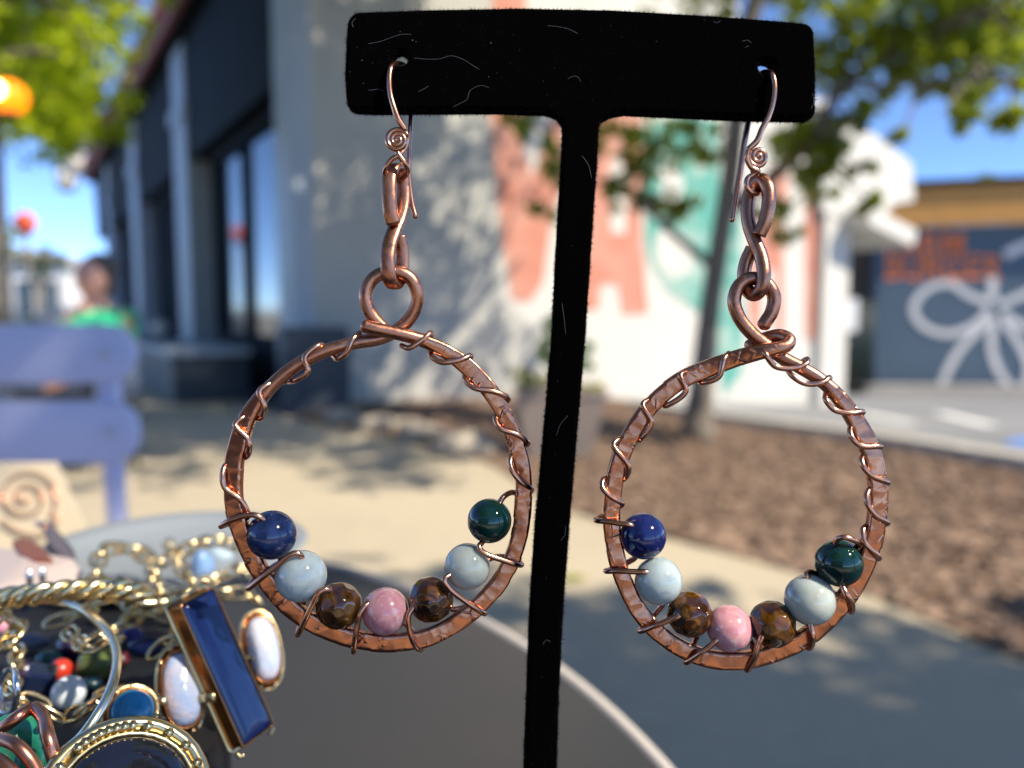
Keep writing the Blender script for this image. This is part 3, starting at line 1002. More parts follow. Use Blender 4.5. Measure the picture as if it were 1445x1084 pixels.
for i in range(9):
    mb.ball(Vector((cx - .17 + random.uniform(-.04, .04), cy - .1 + random.uniform(-.03, .03), .60 + random.uniform(-.06, .04))), .022, 8)
mb.build('blossom', m_pale, fl)
mb = MB(); limb(mb, [Vector((cx - .14, cy - .05, .42)), Vector((cx - .16, cy - .09, .5)), Vector((cx - .17, cy - .1, .58))], .006, .004, 5); mb.build('stem', m_plant, fl)

rk = [((655, 650), .17, 'broad pale rock at the patio edge left of the planter'), ((600, 628), .14, 'long pale edging rock behind the broad one by the patio'), ((530, 612), .13, 'small pale rock on the mulch under the grey wall'),
      ((480, 600), .13, 'small pale rock beside the navy planter box corner'), ((575, 610), .10, 'smallest pale rock in the row along the patio')]
for (px, py), r, lab in rk:
    q = G(px, py)
    mb = MB(); mb.ball((q.x, q.y + r * .6, r * .35), r, 18, (1.25, .8, .6), jitter=.35)
    tag(mb.build('edging_rock', m_rock), lab, 'rock', 'pale rocks edging the patio')
q = G(806, 822)
mb = MB()
mb.prism([(q.x - .05, q.y, .012), (q.x - .01, q.y - .03, .016), (q.x + .05, q.y - .005, .022), (q.x + .015, q.y + .03, .016)], (0, 0, .002))
tag(mb.build('fallen_leaf', m_yellowleaf, smooth=False), 'fallen yellow leaf lying on the pale pavement beside the black stand', 'leaf')

# ------------------------------------------------------------------ street lamp with amber globe, far signal, far fence and house
m_pole = mat('dark_pole', (.02, .022, .025), .5)
lc = PY(13, 138, 5.0)
lx = PY(2, 300, 5.0).x
lp = thing('street_lamp', 'dark street lamp with lit amber globe in front of the brown trunk', 'street lamp', (lx, 5.0, 0))
mb = MB(); mb.lathe((lx, 5.0, 0), [(.10, 0), (.10, .12), (.045, .2), (.03, .4), (.028, 2.1)], 14); mb.build('pole', m_pole, lp)
mb = MB(); mb.tube(catmull([Vector((lx, 5, 2.1)), Vector((lx + .01, 5, 2.2)), lc - Vector((0, 0, .13))], 5), .02, 8); mb.build('arm', m_pole, lp)
m_amber = bpy.data.materials.new('amber_glass'); m_amber.use_nodes = True
b_ = m_amber.node_tree.nodes['Principled BSDF']
b_.inputs['Base Color'].default_value = (.9, .25, .01, 1); b_.inputs['Roughness'].default_value = .25
b_.inputs['Emission Color'].default_value = (1, .22, .0, 1); b_.inputs['Emission Strength'].default_value = .75
gl = MB(); gl.ball(lc, .105, 24); g_ = gl.build('globe', m_amber, lp)
bu = MB(); bu.ball(lc + Vector((-.01, -.10, .02)), .045, 16); bu.build('bulb', emit('bulb_glow', (1, .62, .18), 9.0), lp)
cp = MB(); cp.lathe(lc - Vector((0, 0, .13)), [(.05, 0), (.06, .03), (.03, .05)], 12); cp.build('collar', m_pole, lp)

q = PY(35, 316, 16)
ts = thing('round_signal', 'round orange red sign disc on a thin grey pole above the white fence', 'sign', (q.x, 16, 0))
mb = MB(); mb.lathe(q, [(.0, -.02), (.24, -.02), (.24, .02), (0, .02)], 20, axis=Vector((0, -1, 0))); mb.build('disc', mat('orange_red_disc', (.75, .12, .05), .5), ts)
mb = MB(); mb.tube([Vector((q.x, 16.06, 0)), Vector((q.x, 16.06, q.z + .15))], .04, 8); mb.build('pole', m_taupe, ts)

m_fence = mat('white_fence_paint', (.70, .69, .62), .6)
fe = thing('picket_fence', 'white picket fence far off behind the lavender chair', 'fence', (-11.8, 19, 0))
pk = bpy.data.meshes.new('picket')
pm = MB(); pm.prism([Vector((-.05, 0, 0)), Vector((.05, 0, 0)), Vector((.05, 0, .95)), Vector((0, 0, 1.05)), Vector((-.05, 0, .95))], (0, .02, 0))
pk.from_pydata([tuple(v) for v in pm.v], [], pm.f); pk.materials.append(m_fence)
for i in range(44):
    o = bpy.data.objects.new('picket', pk); C.objects.link(o); o.parent = fe
    o.location = (-3.4 + i * .19, -.03, 0.02)
for z in (.3, .75):
    mb = MB(); mb.box((-11.8 + .7, 19.02, z), (8.4, .03, .08)); mb.build('rail', m_fence, fe, smooth=False)
hs = thing('white_house', 'small white house far off behind the picket fence', 'house', (-21, 34, 0))
mb = MB(); mb.box((-21.0, 34, 1.4), (5.2, 4, 2.8)); mb.build('wall', mat('house_white', (.7, .7, .68), .7), hs, smooth=False)
mb = MB(); mb.prism([Vector((-23.8, 31.8, 2.81)), Vector((-18.2, 31.8, 2.81)), Vector((-21, 31.8, 3.6))], (0, 4.6, 0)); mb.build('roof', mat('house_roof', (.35, .34, .33), .8), hs, smooth=False)
for dx in (-1.6, -.4, .9, 1.9):
    mb = MB(); mb.box((-21 + dx, 31.985, 1.5), (.7, .04, 1.3)); wf = mb.build('window', m_navy, hs, smooth=False)
    mb = MB(); mb.box((-21 + dx, 31.96, 1.5), (.55, .02, 1.1)); mb.build('pane', m_glass, wf, smooth=False)
def shrub(px, Y, r, label, mt):
    x = (px - 722.5) / 1086 * Y
    t = thing('shrub', label, 'shrub', (x, Y, 0), 'far shrubs by the fence')
    cl = [(Vector((x + random.gauss(0, r * .5), Y + random.gauss(0, r * .3), r * random.uniform(.3, 1.1))), r * .45) for _ in range(9)]
    mb = MB()
    for c, _ in cl: limb(mb, [Vector((x, Y, 0)), (Vector((x, Y, 0)) + c) / 2, c], .03, .01, 5)
    mb.build('stem', m_bark, t)
    leaves(cl, 60, .14, mt, 'foliage', t)
shrub(85, 21, .85, 'dark rounded shrub behind the fence beside the seated person', m_leafdark)
shrub(45, 23, .7, 'olive shrub behind the fence below the orange sign', m_leaf)
shrub(12, 20, .6, 'yellow green shrub behind the fence by the lamp pole', m_leafbright)

# ================================================================== TABLE, CHAIR, PERSON
m_table = mat('black_table_top', (.040, .039, .041), .36, var=(5, (.03, .032, .038), .2), rvar=(8, .26, .42), bump=(220, .06, .001))
m_rim = mat('table_rim_metal', (.50, .45, .40), .4)
m_lav = mat('lavender_paint', (.60, .60, .80), .45, var=(5, (.55, .55, .76), .2), vari2=(40, (.68, .67, .78), .06, .7), bump=(30, .12, .003))
m_steel = mat('bolt_steel', (.6, .6, .62), .35, metal=1)
TC = Vector((-.326, .137, .72)); TR = .40
tt = thing('round_table', 'round black table with a thin pale metal rim under the jewellery display', 'table', (TC.x, TC.y, 0))
mb = MB(); mb.lathe(TC, [(0, -.018), (TR - .004, -.018), (TR - .004, 0), (TR - .006, .0), (0, 0)], 160); mb.build('tabletop', m_table, tt, auto=40)
mb = MB(); mb.lathe(TC, [(TR - .0035, -.021), (TR + .0005, -.0215), (TR + .0025, -.012), (TR + .0005, .0012), (TR - .0035, .0010), (TR - .0035, -.021)], 160); mb.build('rim', m_rim, tt)
mb = MB(); mb.lathe((TC.x, TC.y, 0), [(.03, .04), (.03, .70)], 18); mb.build('post', m_pole, tt)
mb = MB(); mb.lathe((TC.x, TC.y, 0), [(.24, 0), (.24, .015), (.06, .035), (.035, .06)], 32); mb.build('foot', m_pole, tt)

# lavender garden chair, its back towards the table edge
chd = .90
def CP(px, py, off=0.0):
    q = PY(px, py, chd + off)
    return q
c0 = CP(150, 460)
ch = thing('garden_chair', 'lavender painted slatted chair facing the table, its two back slats in view', 'chair', (c0.x - .2, chd, 0))
def slat(py0, py1, xr, name='slat'):
    zt, zb = CP(0, py0).z, CP(0, py1).z
    x1 = CP(xr, 500).x; x0 = x1 - .46
    r = .033
    pts = []
    for (cx_, cz_, a0) in ((x1 - r, zt - r, 0), (x0 + r, zt - r, 90), (x0 + r, zb + r, 180), (x1 - r, zb + r, 270)):
        for k in range(6):
            a = R(a0 + k * 18)
            pts.append(Vector((cx_ + r * math.cos(a), chd, cz_ + r * math.sin(a))))
    m_ = MB(); m_.prism(pts, (0, .016, 0))
    s = m_.build(name, m_lav, ch, bevel=.0025, auto=50)
    for xx in (x1 - .030, x0 + .030):
        b = MB(); b.lathe((xx, chd - .001, (zt + zb) / 2), [(.0, .0045), (.004, .004), (.0062, .0015), (.0062, 0)], 14, axis=Vector((0, -1, 0)))
        b.build('bolt', m_steel, s)
    return x0, x1, zt, zb
x0, x1, zt, zb = slat(458, 541, 186)
slat(567, 655, 186)
for xx in (x1 - .044, x0 + .044):
    m_ = MB()
    pts = [Vector((xx, chd + .032, zt - .01)), Vector((xx, chd + .031, .72)), Vector((xx + .001, chd + .033, .60)), Vector((xx, chd + .04, .45)), Vector((xx, chd + .07, .2)), Vector((xx, chd + .10, 0))]
    c = catmull(pts, 5)
    m_.sweep(c, lambda i, s: [(a * (1.0 if c[i].z > .78 else max(.78, 1.0 - (.78 - c[i].z) * 1.6)), b) for a, b in ((-.0105, -.012), (.0105, -.012), (.0105, .012), (-.0105, .012))], Vector((0, 1, 0)))
    m_.build('leg', m_lav, ch, smooth=False, bevel=.004)
    m_ = MB(); m_.box((xx, chd - .36, .21), (.03, .03, .42)); m_.build('leg', m_lav, ch, smooth=False, bevel=.004)
    m_ = MB(); m_.box((xx, chd - .17, .425), (.028, .40, .03)); m_.build('seat_rail', m_lav, ch, smooth=False)
for i in range(6):
    m_ = MB(); m_.box(((x0 + x1) / 2, chd - .02 - i * .07, .452), (x1 - x0, .058, .018)); m_.build('slat', m_lav, ch, smooth=False, bevel=.003)

# seated person in a green shirt beyond the chair
m_skin = mat('skin', (.62, .33, .25), .5, sub=(.2, .01))
m_green = mat('green_shirt', (.03, .52, .24), .8, bump=(60, .2, .004))
m_hair = mat('dark_hair', (.07, .055, .045), .6)
m_denim = mat('denim', (.05, .07, .12), .8)
def skin_mesh(name, verts, edges, radii, mt, parent, sub=2, root=0):
    o0 = origin(parent)
    me = bpy.data.meshes.new(name)
    me.from_pydata([tuple(Vector(v) - o0) for v in verts], edges, [])
    o = bpy.data.objects.new(name, me)
    C.objects.link(o)
    md = o.modifiers.new('skin', 'SKIN')
    md.use_smooth_shade = True
    for i, r in enumerate(radii):
        sv = me.skin_vertices[0].data[i]
        sv.radius = r if isinstance(r, tuple) else (r, r)
        sv.use_root = (i == root)
    if sub:
        s = o.modifiers.new('sub', 'SUBSURF'); s.levels = s.render_levels = sub
    bpy.context.view_layer.update()
    me2 = bpy.data.meshes.new_from_object(o.evaluated_get(bpy.context.evaluated_depsgraph_get()))
    o.modifiers.clear()
    o.data = me2
    me2.materials.clear(); me2.materials.append(mt)
    me2.polygons.foreach_set('use_smooth', [True] * len(me2.polygons))
    o.parent = parent
    ORIG[o.name] = o0
    return o
py_ = 4.15
hc = PY(130, 393, py_)
pr = thing('person', 'seated person in a bright green shirt with dark hair beyond the lavender chair', 'person', (hc.x, py_, 0))
hx, hz = hc.x, hc.z
V_ = [(hx + .02, py_ + .02, .50), (hx + .02, py_ + .02, .66), (hx + .015, py_ + .01, hz - .30), (hx + .01, py_, hz - .20), (hx, py_, hz - .13), (hx, py_, hz - .06),
      (hx + .09, py_ + .16, hz - .245), (hx + .06, py_ + .20, hz - .50), (hx - .10, py_ + .08, hz - .58), (hx - .18, py_ + .04, hz - .58),
      (hx - .06, py_ - .15, hz - .245), (hx - .04, py_ - .19, hz - .50), (hx - .20, py_ - .14, hz - .58), (hx - .26, py_ - .08, hz - .58),
      (hx + .0, py_ + .10, .50), (hx - .40, py_ + .12, .50), (hx - .43, py_ + .12, .10), (hx - .56, py_ + .13, .04),
      (hx + .0, py_ - .08, .50), (hx - .40, py_ - .12, .50), (hx - .43, py_ - .12, .10), (hx - .56, py_ - .13, .04)]
E_ = [(0, 1), (1, 2), (2, 3), (3, 4), (4, 5), (3, 6), (6, 7), (7, 8), (8, 9), (3, 10), (10, 11), (11, 12), (12, 13), (0, 14), (14, 15), (15, 16), (16, 17), (0, 18), (18, 19), (19, 20), (20, 21)]
r_ = [.13, .12, .13, .09, .055, .05, .065, .05, .04, .03, .065, .05, .04, .03, .09, .075, .05, .035, .09, .075, .05, .035]
skin_mesh('body', V_, E_, r_, m_skin, pr, 1)
# shirt: slightly larger torso with short sleeves
skin_mesh('shirt', [V_[0], V_[1], V_[2], V_[3], V_[6], tuple((Vector(V_[6]) + Vector(V_[7])) / 2), V_[10], tuple((Vector(V_[10]) + Vector(V_[11])) / 2), tuple(Vector(V_[3]) + Vector((-.004, 0, .03)))],
          [(0, 1), (1, 2), (2, 3), (3, 4), (4, 5), (3, 6), (6, 7), (3, 8)], [.135, .125, .13, .10, .08, .07, .08, .07, .07], m_green, pr, 1)
skin_mesh('trousers', [V_[0], V_[14], V_[15], V_[16], V_[18], V_[19], V_[20]], [(0, 1), (1, 2), (2, 3), (0, 4), (4, 5), (5, 6)], [.15, .105, .09, .07, .105, .09, .07], m_denim, pr, 1)
hd = MB(); hd.ball((hx, py_, hz), .092, 24, (.86, 1.0, 1.22))
fd = Vector((-.4, -.92, 0)).normalized(); sd = Vector((-fd.y, fd.x, 0))
hh_ = Vector((hx, py_, hz))
hd.ball(hh_ + fd * .088 + Vector((0, 0, -.02)), .02, 10, (.8, .9, 1.3))
for s in (-1, 1):
    hd.ball(hh_ + sd * s * .082 + Vector((0, 0, -.012)), .024, 10, (.5, .8, 1.2))
head = hd.build('head', m_skin, pr)
ey = MB()
for s in (-1, 1): ey.ball(hh_ + fd * .078 + sd * s * .032 + Vector((0, 0, .014)), .011, 10)
ey.build('eye', m_hair, head)
mo = MB(); mo.ball(hh_ + fd * .078 + Vector((0, 0, -.062)), .022, 10, (1, .6, .28)); mo.build('mouth', mat('lips', (.4, .14, .11), .5), head)
hr = MB(); hr.ball(hh_ - fd * .046 + Vector((0, 0, .046)), .090, 24, (.95, 1.02, 1.08), jitter=.15)
hr.ball(hh_ - fd * .06 + Vector((0, 0, -.02)), .075, 16, (.9, .9, 1.2), jitter=.2)
hr.build('hair', m_hair, head)
sl = thing('stool', 'dark low stool under the seated person in green', 'stool', (hx + .02, py_ + .02, 0))
mb = MB(); mb.lathe((hx + .02, py_ + .02, .365), [(.17, 0), (.18, .02), (.17, .04), (0, .04)], 20); mb.build('seat', m_pole, sl)
for a in (45, 135, 225, 315):
    mb = MB(); mb.tube([(hx + .02 + .10 * math.cos(R(a)), py_ + .02 + .10 * math.sin(R(a)), .366), (hx + .02 + .16 * math.cos(R(a)), py_ + .02 + .16 * math.sin(R(a)), 0)], .012, 8); mb.build('leg', m_pole, sl)

# ================================================================== EARRING STAND
m_velvet = mat('black_velvet', (.0012, .0012, .0014), 1.0, spec=.0)
m_nap = mat('velvet_nap', (.005, .005, .006), .9, spec=.08)
m_lint = mat('pale_lint', (.12, .13, .16), .8)
MM = D0 / 1086                                    # metres per photo pixel at the earrings
sb_ = P(748, 1084, D0)
post_dir = (P(741 + 22, 1084, D0) - P(818, 200, D0)).normalized()
bottom = P(763, 1084, D0) + post_dir * ((P(763, 1084, D0).z - .726) / -post_dir.z)
stand = thing('earring_stand', 'T shaped black velvet display stand holding a pair of copper earrings', 'display stand', (bottom.x, bottom.y, .72))
# T outline in photo pixels, rounded corners
def arcpts(cx, cy, r, a0, a1, n=6):
    return [(cx + r * math.cos(R(a0 + (a1 - a0) * k / n)), cy + r * math.sin(R(a0 + (a1 - a0) * k / n))) for k in range(n + 1)]
out = []
out += arcpts(512, 42, 19, 180, 265)
out += [(600, 20), (730, 17.5), (860, 20), (1000, 28), (1090, 35)]
out += arcpts(1128, 54, 15.5, -85, 0)
out += [(1146, 110)]
out += arcpts(1136, 160, 9.5, 5, 90)
out += [(1060, 168.5), (960, 164), (880, 160.5)]
out += [(862, 164), (848, 171), (843.5, 180)]
pl_r = [(840, 240), (832, 360), (824, 480), (812, 620), (802, 740), (793, 860), (787, 980), (784, 1084)]
pl_l = [(740, 1084), (744, 980), (748, 860), (756, 740), (767, 620), (779, 480), (785, 360), (792, 240)]
out += pl_r
out += pl_l
out += [(794.5, 190), (793, 176), (785, 166), (770, 160.5)]
out += [(700, 158), (600, 158.5), (530, 159)]
out += arcpts(504, 146, 12, 95, 180)
out += [(489.5, 110)]
TH = .0016                                        # half thickness
def planeP(x, y, off=0.0):
    return P(x, y, D0) + FWD * off
holes = [(566, 87, 12), (1077, 99.5, 12)]
cu = bpy.data.curves.new('panel', 'CURVE')
cu.dimensions = '2D'; cu.fill_mode = 'BOTH'
S_ = 1000 * MM
def spl(pts):
    s = cu.splines.new('POLY'); s.points.add(len(pts) - 1); s.use_cyclic_u = True
    for q, (x, y) in zip(s.points, pts):
        q.co = ((x - 722.5) * S_, -(y - 542) * S_, 0, 1)
spl(out[::-1])
for hx_, hy_, hr_ in holes:
    spl([(hx_ + hr_ * (1 + .12 * math.sin(3 * a + hx_)) * math.cos(a), hy_ + hr_ * .9 * math.sin(a)) for a in [2 * math.pi * k / 20 for k in range(20)]])
cu.extrude = TH * 1000 - .55; cu.bevel_depth = .55; cu.bevel_resolution = 3; cu.offset = -.55
tmp = bpy.data.objects.new('tmp', cu); C.objects.link(tmp)
bpy.context.view_layer.update()
me = bpy.data.meshes.new_from_object(tmp.evaluated_get(bpy.context.evaluated_depsgraph_get()))
bpy.data.objects.remove(tmp)
cen = P(722.5, 542, D0)
so = ORIG[stand.name]
for v in me.vertices:
    v.co = cen + (XV * v.co.x + UPV * v.co.y - FWD * v.co.z) / 1000 - so
me.materials.append(m_velvet)
panel = bpy.data.objects.new('panel', me); C.objects.link(panel); panel.parent = stand
ORIG[panel.name] = so
# the lower end of the post, below the frame, and the foot on the table
low = MB()
pA, pB = planeP(740.6, 1083.5), planeP(783.5, 1083.5)
ext = post_dir * ((pA.z - .7245) / -post_dir.z)
low.prism([pA - FWD * TH * .98, pB - FWD * TH * .98, pB + FWD * TH * .98, pA + FWD * TH * .98], ext)
low.build('post', m_velvet, stand, smooth=False)
ft = MB(); ft.box((bottom.x, bottom.y + .004, .7235), (.055, .04, .006)); ft.build('foot', m_velvet, stand, smooth=False, bevel=.002)

# velvet nap: tens of thousands of tiny hairs on the faces and rim
me.calc_loop_triangles()
tris = np.array([[me.vertices[i].co[:] for i in t.vertices] for t in me.loop_triangles])
e1 = tris[:, 1] - tris[:, 0]; e2 = tris[:, 2] - tris[:, 0]
cr = np.cross(e1, e2); ar = np.linalg.norm(cr, axis=1) / 2; nr = cr / (np.linalg.norm(cr, axis=1)[:, None] + 1e-15)
fw = np.array(FWD)
rimness = 1 - np.abs(nr @ fw)
wgt = ar * (0.35 + 9.0 * rimness)
NH = 90000
pick = rng.choice(len(tris), NH, p=wgt / wgt.sum())
a = rng.random(NH); b = rng.random(NH); fl_ = a + b > 1; a[fl_] = 1 - a[fl_]; b[fl_] = 1 - b[fl_]
pos = tris[pick, 0] + e1[pick] * a[:, None] + e2[pick] * b[:, None]
dirn = nr[pick] + rng.normal(0, .45, (NH, 3)); dirn /= np.linalg.norm(dirn, axis=1)[:, None]
ln = (np.clip(.00015 + rng.exponential(.00014, NH), 0, .0006) * (1 + .6 * np.sin(pos[:, 0] * 9000 + np.sin(pos[:, 2] * 7000) * 3) * np.sin(pos[:, 2] * 8300)))[:, None]
sidev = np.cross(dirn, rng.normal(0, 1, (NH, 3))); sidev /= np.linalg.norm(sidev, axis=1)[:, None] + 1e-12
wd = 3.0e-5
hv = np.stack([pos - sidev * wd, pos + sidev * wd, pos + dirn * ln], 1).reshape(-1, 3) + np.array(so)
raw_mesh('velvet_nap', hv, np.arange(NH * 3).reshape(-1, 3), m_nap, stand, kind='stuff')

# lint fibres and specks clinging to the velvet
lint = [[(522, 69), (538, 66), (556, 60), (570, 56), (582, 56)], [(586, 89), (605, 90.5), (622, 90), (638, 86), (655, 91), (668, 99), (677, 105)],
        [(522, 134), (530, 133), (538, 132), (545, 135)], [(640, 157), (652, 151), (660, 146), (663, 136), (668, 131), (680, 127), (690, 130)],
        [(771, 44), (785, 45), (800, 48), (814, 55)], [(592, 136), (600, 132), (606, 128)], [(800, 118), (808, 114), (815, 116), (818, 122)], [(502, 46), (500, 40), (505, 34)],
        [(1042, 66), (1050, 64), (1055, 68)], [(1002, 38), (1008, 40), (1012, 37)], [(1046, 74), (1052, 72)],
        [(820, 225), (829, 238), (833, 256)], [(792, 430), (795, 452), (797, 472)], [(784, 614), (790, 598), (800, 586)], [(1138, 160), (1142, 150), (1140, 138)], [(1070, 30), (1080, 34), (1088, 33)],
        [(790, 760), (796, 752), (797, 740)], [(765, 905), (770, 898), (776, 900)]]
for L_ in lint:
    c = catmull([planeP(x, y, -TH - .00022 - .00012 * random.random()) for x, y in L_], 8)
    mb = MB(); mb.tube(c, 1.9e-5, 5); mb.build('lint_fibre', m_lint, stand)
mb = MB()
for x, y, r in [(567, 52, 1.5), (584, 64, 2.6), (589, 66, 1.6), (514, 92, 2.0), (497, 108, 1.2), (516, 124, 1.6), (693, 68, 2.4), (690, 115, 1.8), (733, 78, 1.2), (708, 52, 1), (766, 121, 1.2), (725, 57, 1), (860, 44, 1),
                (923, 66, 1.2), (834, 148, 1.1), (990, 36, 1.2), (1097, 70, .9), (805, 205, 1), (806, 350, 1.1), (790, 500, 1), (786, 538, 1.4), (782, 640, 1), (775, 700, .9), (770, 812, 1), (764, 950, 1)]:
    mb.ball(planeP(x, y, -TH - .00025), r * MM * .42, 6, (1, 1, .7))
for i in range(60):
    x = random.uniform(500, 1135); y = random.uniform(40, 150)
    mb.ball(planeP(x, y, -TH - .0002), random.uniform(.15, .38) * MM, 5)
mb.build('dust', m_lint, stand, kind='stuff')

# ================================================================== EARRINGS
m_copper = mat('hammered_copper', (.54, .225, .125), .22, metal=1.0, var=(90, (.45, .185, .11), .25), rvar=(700, .16, .28), bump=(1500, .05, .0002))
m_copper_round = mat('aged_copper_wire', (.52, .235, .14), .30, metal=1.0, var=(250, (.39, .18, .12), .2), rvar=(1200, .24, .42), bump=(3000, .10, .0002))
m_wire = mat('thin_copper_wire', (.70, .345, .225), .22, metal=1.0, var=(300, (.60, .29, .18), .2), bump=(2500, .06, .0002))

def bead_mat(name, c1, c2, c3, scale, rough=.08, sub=None, k=.14, shift=.5, coat=.6, distort=0.0, k3=.08, s3=.66):
    m = mat(name, c1, rough, var=(scale, c2, k, shift), vari2=(scale * 2.3, c3, k3, s3), sub=sub, coat=coat)
    for n in m.node_tree.nodes:
        if n.type == 'TEX_NOISE':
            n.inputs['Distortion'].default_value = distort
    return m
b_blue = bead_mat('sodalite', (.004, .010, .045), (.014, .028, .10), (.07, .09, .16), 260, distort=.4, s3=.70, k3=.10, coat=.15, rough=.1)
b_blue2 = bead_mat('sodalite_bright', (.004, .008, .06), (.012, .02, .12), (.22, .25, .33), 210, distort=.5, s3=.68, k3=.07, coat=.15, rough=.1)
b_white = bead_mat('aquamarine', (.34, .42, .44), (.44, .51, .52), (.28, .35, .37), 260, rough=.10, sub=(.9, .003), distort=.8)
b_moon = bead_mat('moonstone', (.33, .38, .36), (.42, .455, .42), (.35, .35, .28), 200, rough=.10, sub=(.9, .003), distort=.6)
b_pink = bead_mat('pink_opal', (.50, .21, .24), (.60, .33, .35), (.70, .55, .54), 300, rough=.14, sub=(.5, .001), distort=1.2)
b_tiger = bead_mat('tiger_eye', (.012, .004, .002), (.045, .016, .003), (.22, .085, .010), 170, rough=.06, distort=1.5, coat=.5, k3=.12, s3=.62)
b_tiger2 = bead_mat('tiger_eye_golden', (.022, .008, .002), (.13, .052, .006), (.012, .005, .002), 170, rough=.07, distort=1.5, coat=.5)
b_green = bead_mat('moss_agate', (.002, .014, .013), (.003, .026, .022), (.004, .03, .034), 240, rough=.07, coat=.2)

# chased ridges: thin bright lines where hammer faces meet
for m_ in (m_copper,):
    t = m_.node_tree
    L = t.links.new
    b_ = t.nodes['Principled BSDF']
    old = b_.inputs['Normal'].links[0].from_socket
    tc = t.nodes.new('ShaderNodeTexCoord')
    vo = t.nodes.new('ShaderNodeTexVoronoi'); vo.feature = 'DISTANCE_TO_EDGE'; vo.inputs['Scale'].default_value = 430
    vo.inputs['Randomness'].default_value = 1.0
    L(tc.outputs['Object'], vo.inputs['Vector'])
    mr = t.nodes.new('ShaderNodeMapRange')
    mr.inputs['From Min'].default_value = 0.0; mr.inputs['From Max'].default_value = 0.10
    mr.inputs['To Min'].default_value = 1.0; mr.inputs['To Max'].default_value = 0.0
    L(vo.outputs['Distance'], mr.inputs['Value'])
    nz = t.nodes.new('ShaderNodeTexNoise'); nz.inputs['Scale'].default_value = 260
    L(tc.outputs['Object'], nz.inputs['Vector'])
    m2 = t.nodes.new('ShaderNodeMapRange'); m2.inputs['From Min'].default_value = .52; m2.inputs['From Max'].default_value = .60
    L(nz.outputs['Fac'], m2.inputs['Value'])
    mu = t.nodes.new('ShaderNodeMath'); mu.operation = 'MULTIPLY'
    L(mr.outputs[0], mu.inputs[0]); L(m2.outputs[0], mu.inputs[1])
    bp = t.nodes.new('ShaderNodeBump'); bp.inputs['Strength'].default_value = .45; bp.inputs['Distance'].default_value = .00016
    L(mu.outputs[0], bp.inputs['Height']); L(old, bp.inputs['Normal']); L(bp.outputs[0], b_.inputs['Normal'])

def hoop_depth(spec, x):
    return spec['k'] * (x - spec['xc']) * MM + spec['d']
def HP(spec, x, y, dmm=0.0):
    return P(x, y, D0 + hoop_depth(spec, x) + dmm * .001)

def wire_path(spec, seq):
    """seq of (x, y, depth offset mm)"""
    return [HP(spec, x, y, d) for x, y, d in seq]

def facet_ball(mb, c, r, seed, sub=2):
    bm = bmesh.new()
    bmesh.ops.create_icosphere(bm, subdivisions=5, radius=r)
    rnd = random.Random(seed)
    rot = Matrix.Rotation(rnd.uniform(0, 6), 3, 'X') @ Matrix.Rotation(rnd.uniform(0, 6), 3, 'Y')
    b = len(mb.v)
    # flats ground on a round bead, about forty of them
    dirs = []
    for k in range(44):
        z = 1 - 2 * (k + .5) / 44
        a = k * 2.39996
        dirs.append((Vector((math.sqrt(1 - z * z) * math.cos(a), math.sqrt(1 - z * z) * math.sin(a), z)), rnd.uniform(.955, .975) * r))
    for v in bm.verts:
        p = v.co.copy()
        for d_, h_ in dirs:
            e = p.dot(d_)
            if e > h_: p *= h_ / e
        mb.v.append(Vector(c) + rot @ p)
    for f in bm.faces:
        mb.face([b + v.index for v in f.verts])
    bm.free()

def bead_part(spec, parent, x, y, r, mt, label, facet=False, sq=(1, 1, 1)):
    mb = MB()
    c = HP(spec, x, y, 0.0)
    if facet:
        facet_ball(mb, c, r * MM, int(x), 2)
        return mb.build('bead', mt, parent, smooth=True, label=label)
    mb.ball(c, r * MM, 40, sq)
    return mb.build('bead', mt, parent, label=label)

def back(spec, a, b, d=1.6):
    """behind the band between two edge points"""
    return ((a[0] + b[0]) / 2, (a[1] + b[1]) / 2, d)

RING = {}
def hug(spec, p, lim=16.0):
    """pull a wrap point in so that the wire lies against the band"""
    best = min(RING[id(spec)], key=lambda q: (q[0] - p[0]) ** 2 + (q[1] - p[1]) ** 2)
    dx, dy = p[0] - best[0], p[1] - best[1]
    d = math.hypot(dx, dy)
    return p if d < lim else (best[0] + dx * lim / d, best[1] + dy * lim / d)
def ring_wire(spec, crossings, r=4.1):
    """crossings: list of ('F', [pts]) front passes or ('T', [pts with depth]) explicit points"""
    seq = []
    prev = None
    for kind, pts in crossings:
        if kind == 'F':
            pts = [hug(spec, p) for p in pts]
            if prev is not None:
                seq.append((prev[0] * .68 + pts[0][0] * .32, prev[1] * .68 + pts[0][1] * .32, 1.7))
                seq.append((prev[0] * .32 + pts[0][0] * .68, prev[1] * .32 + pts[0][1] * .68, 1.7))
            n = len(pts)
            for i, p in enumerate(pts):
                u = i / (n - 1)
                d = -1.15 - .42 * math.sin(math.pi * u) if 0 < u < 1 else -.5
                seq.append((p[0], p[1], d))
            prev = pts[-1]
        elif kind == 'B':                  # front pass that ends at a bead: no dip at the end
            for p in pts:
                seq.append(p)
            prev = None
        elif kind == 'K':
            for p in pts:
                seq.append(p)
            prev = (pts[-1][0], pts[-1][1])
    return resample(catmull(wire_path(spec, seq), 10), .00018)

# ---- left earring
LS = dict(k=.10, xc=532, d=.0006)
RS = dict(k=-.12, xc=1050, d=.0004)
ringN = FWD

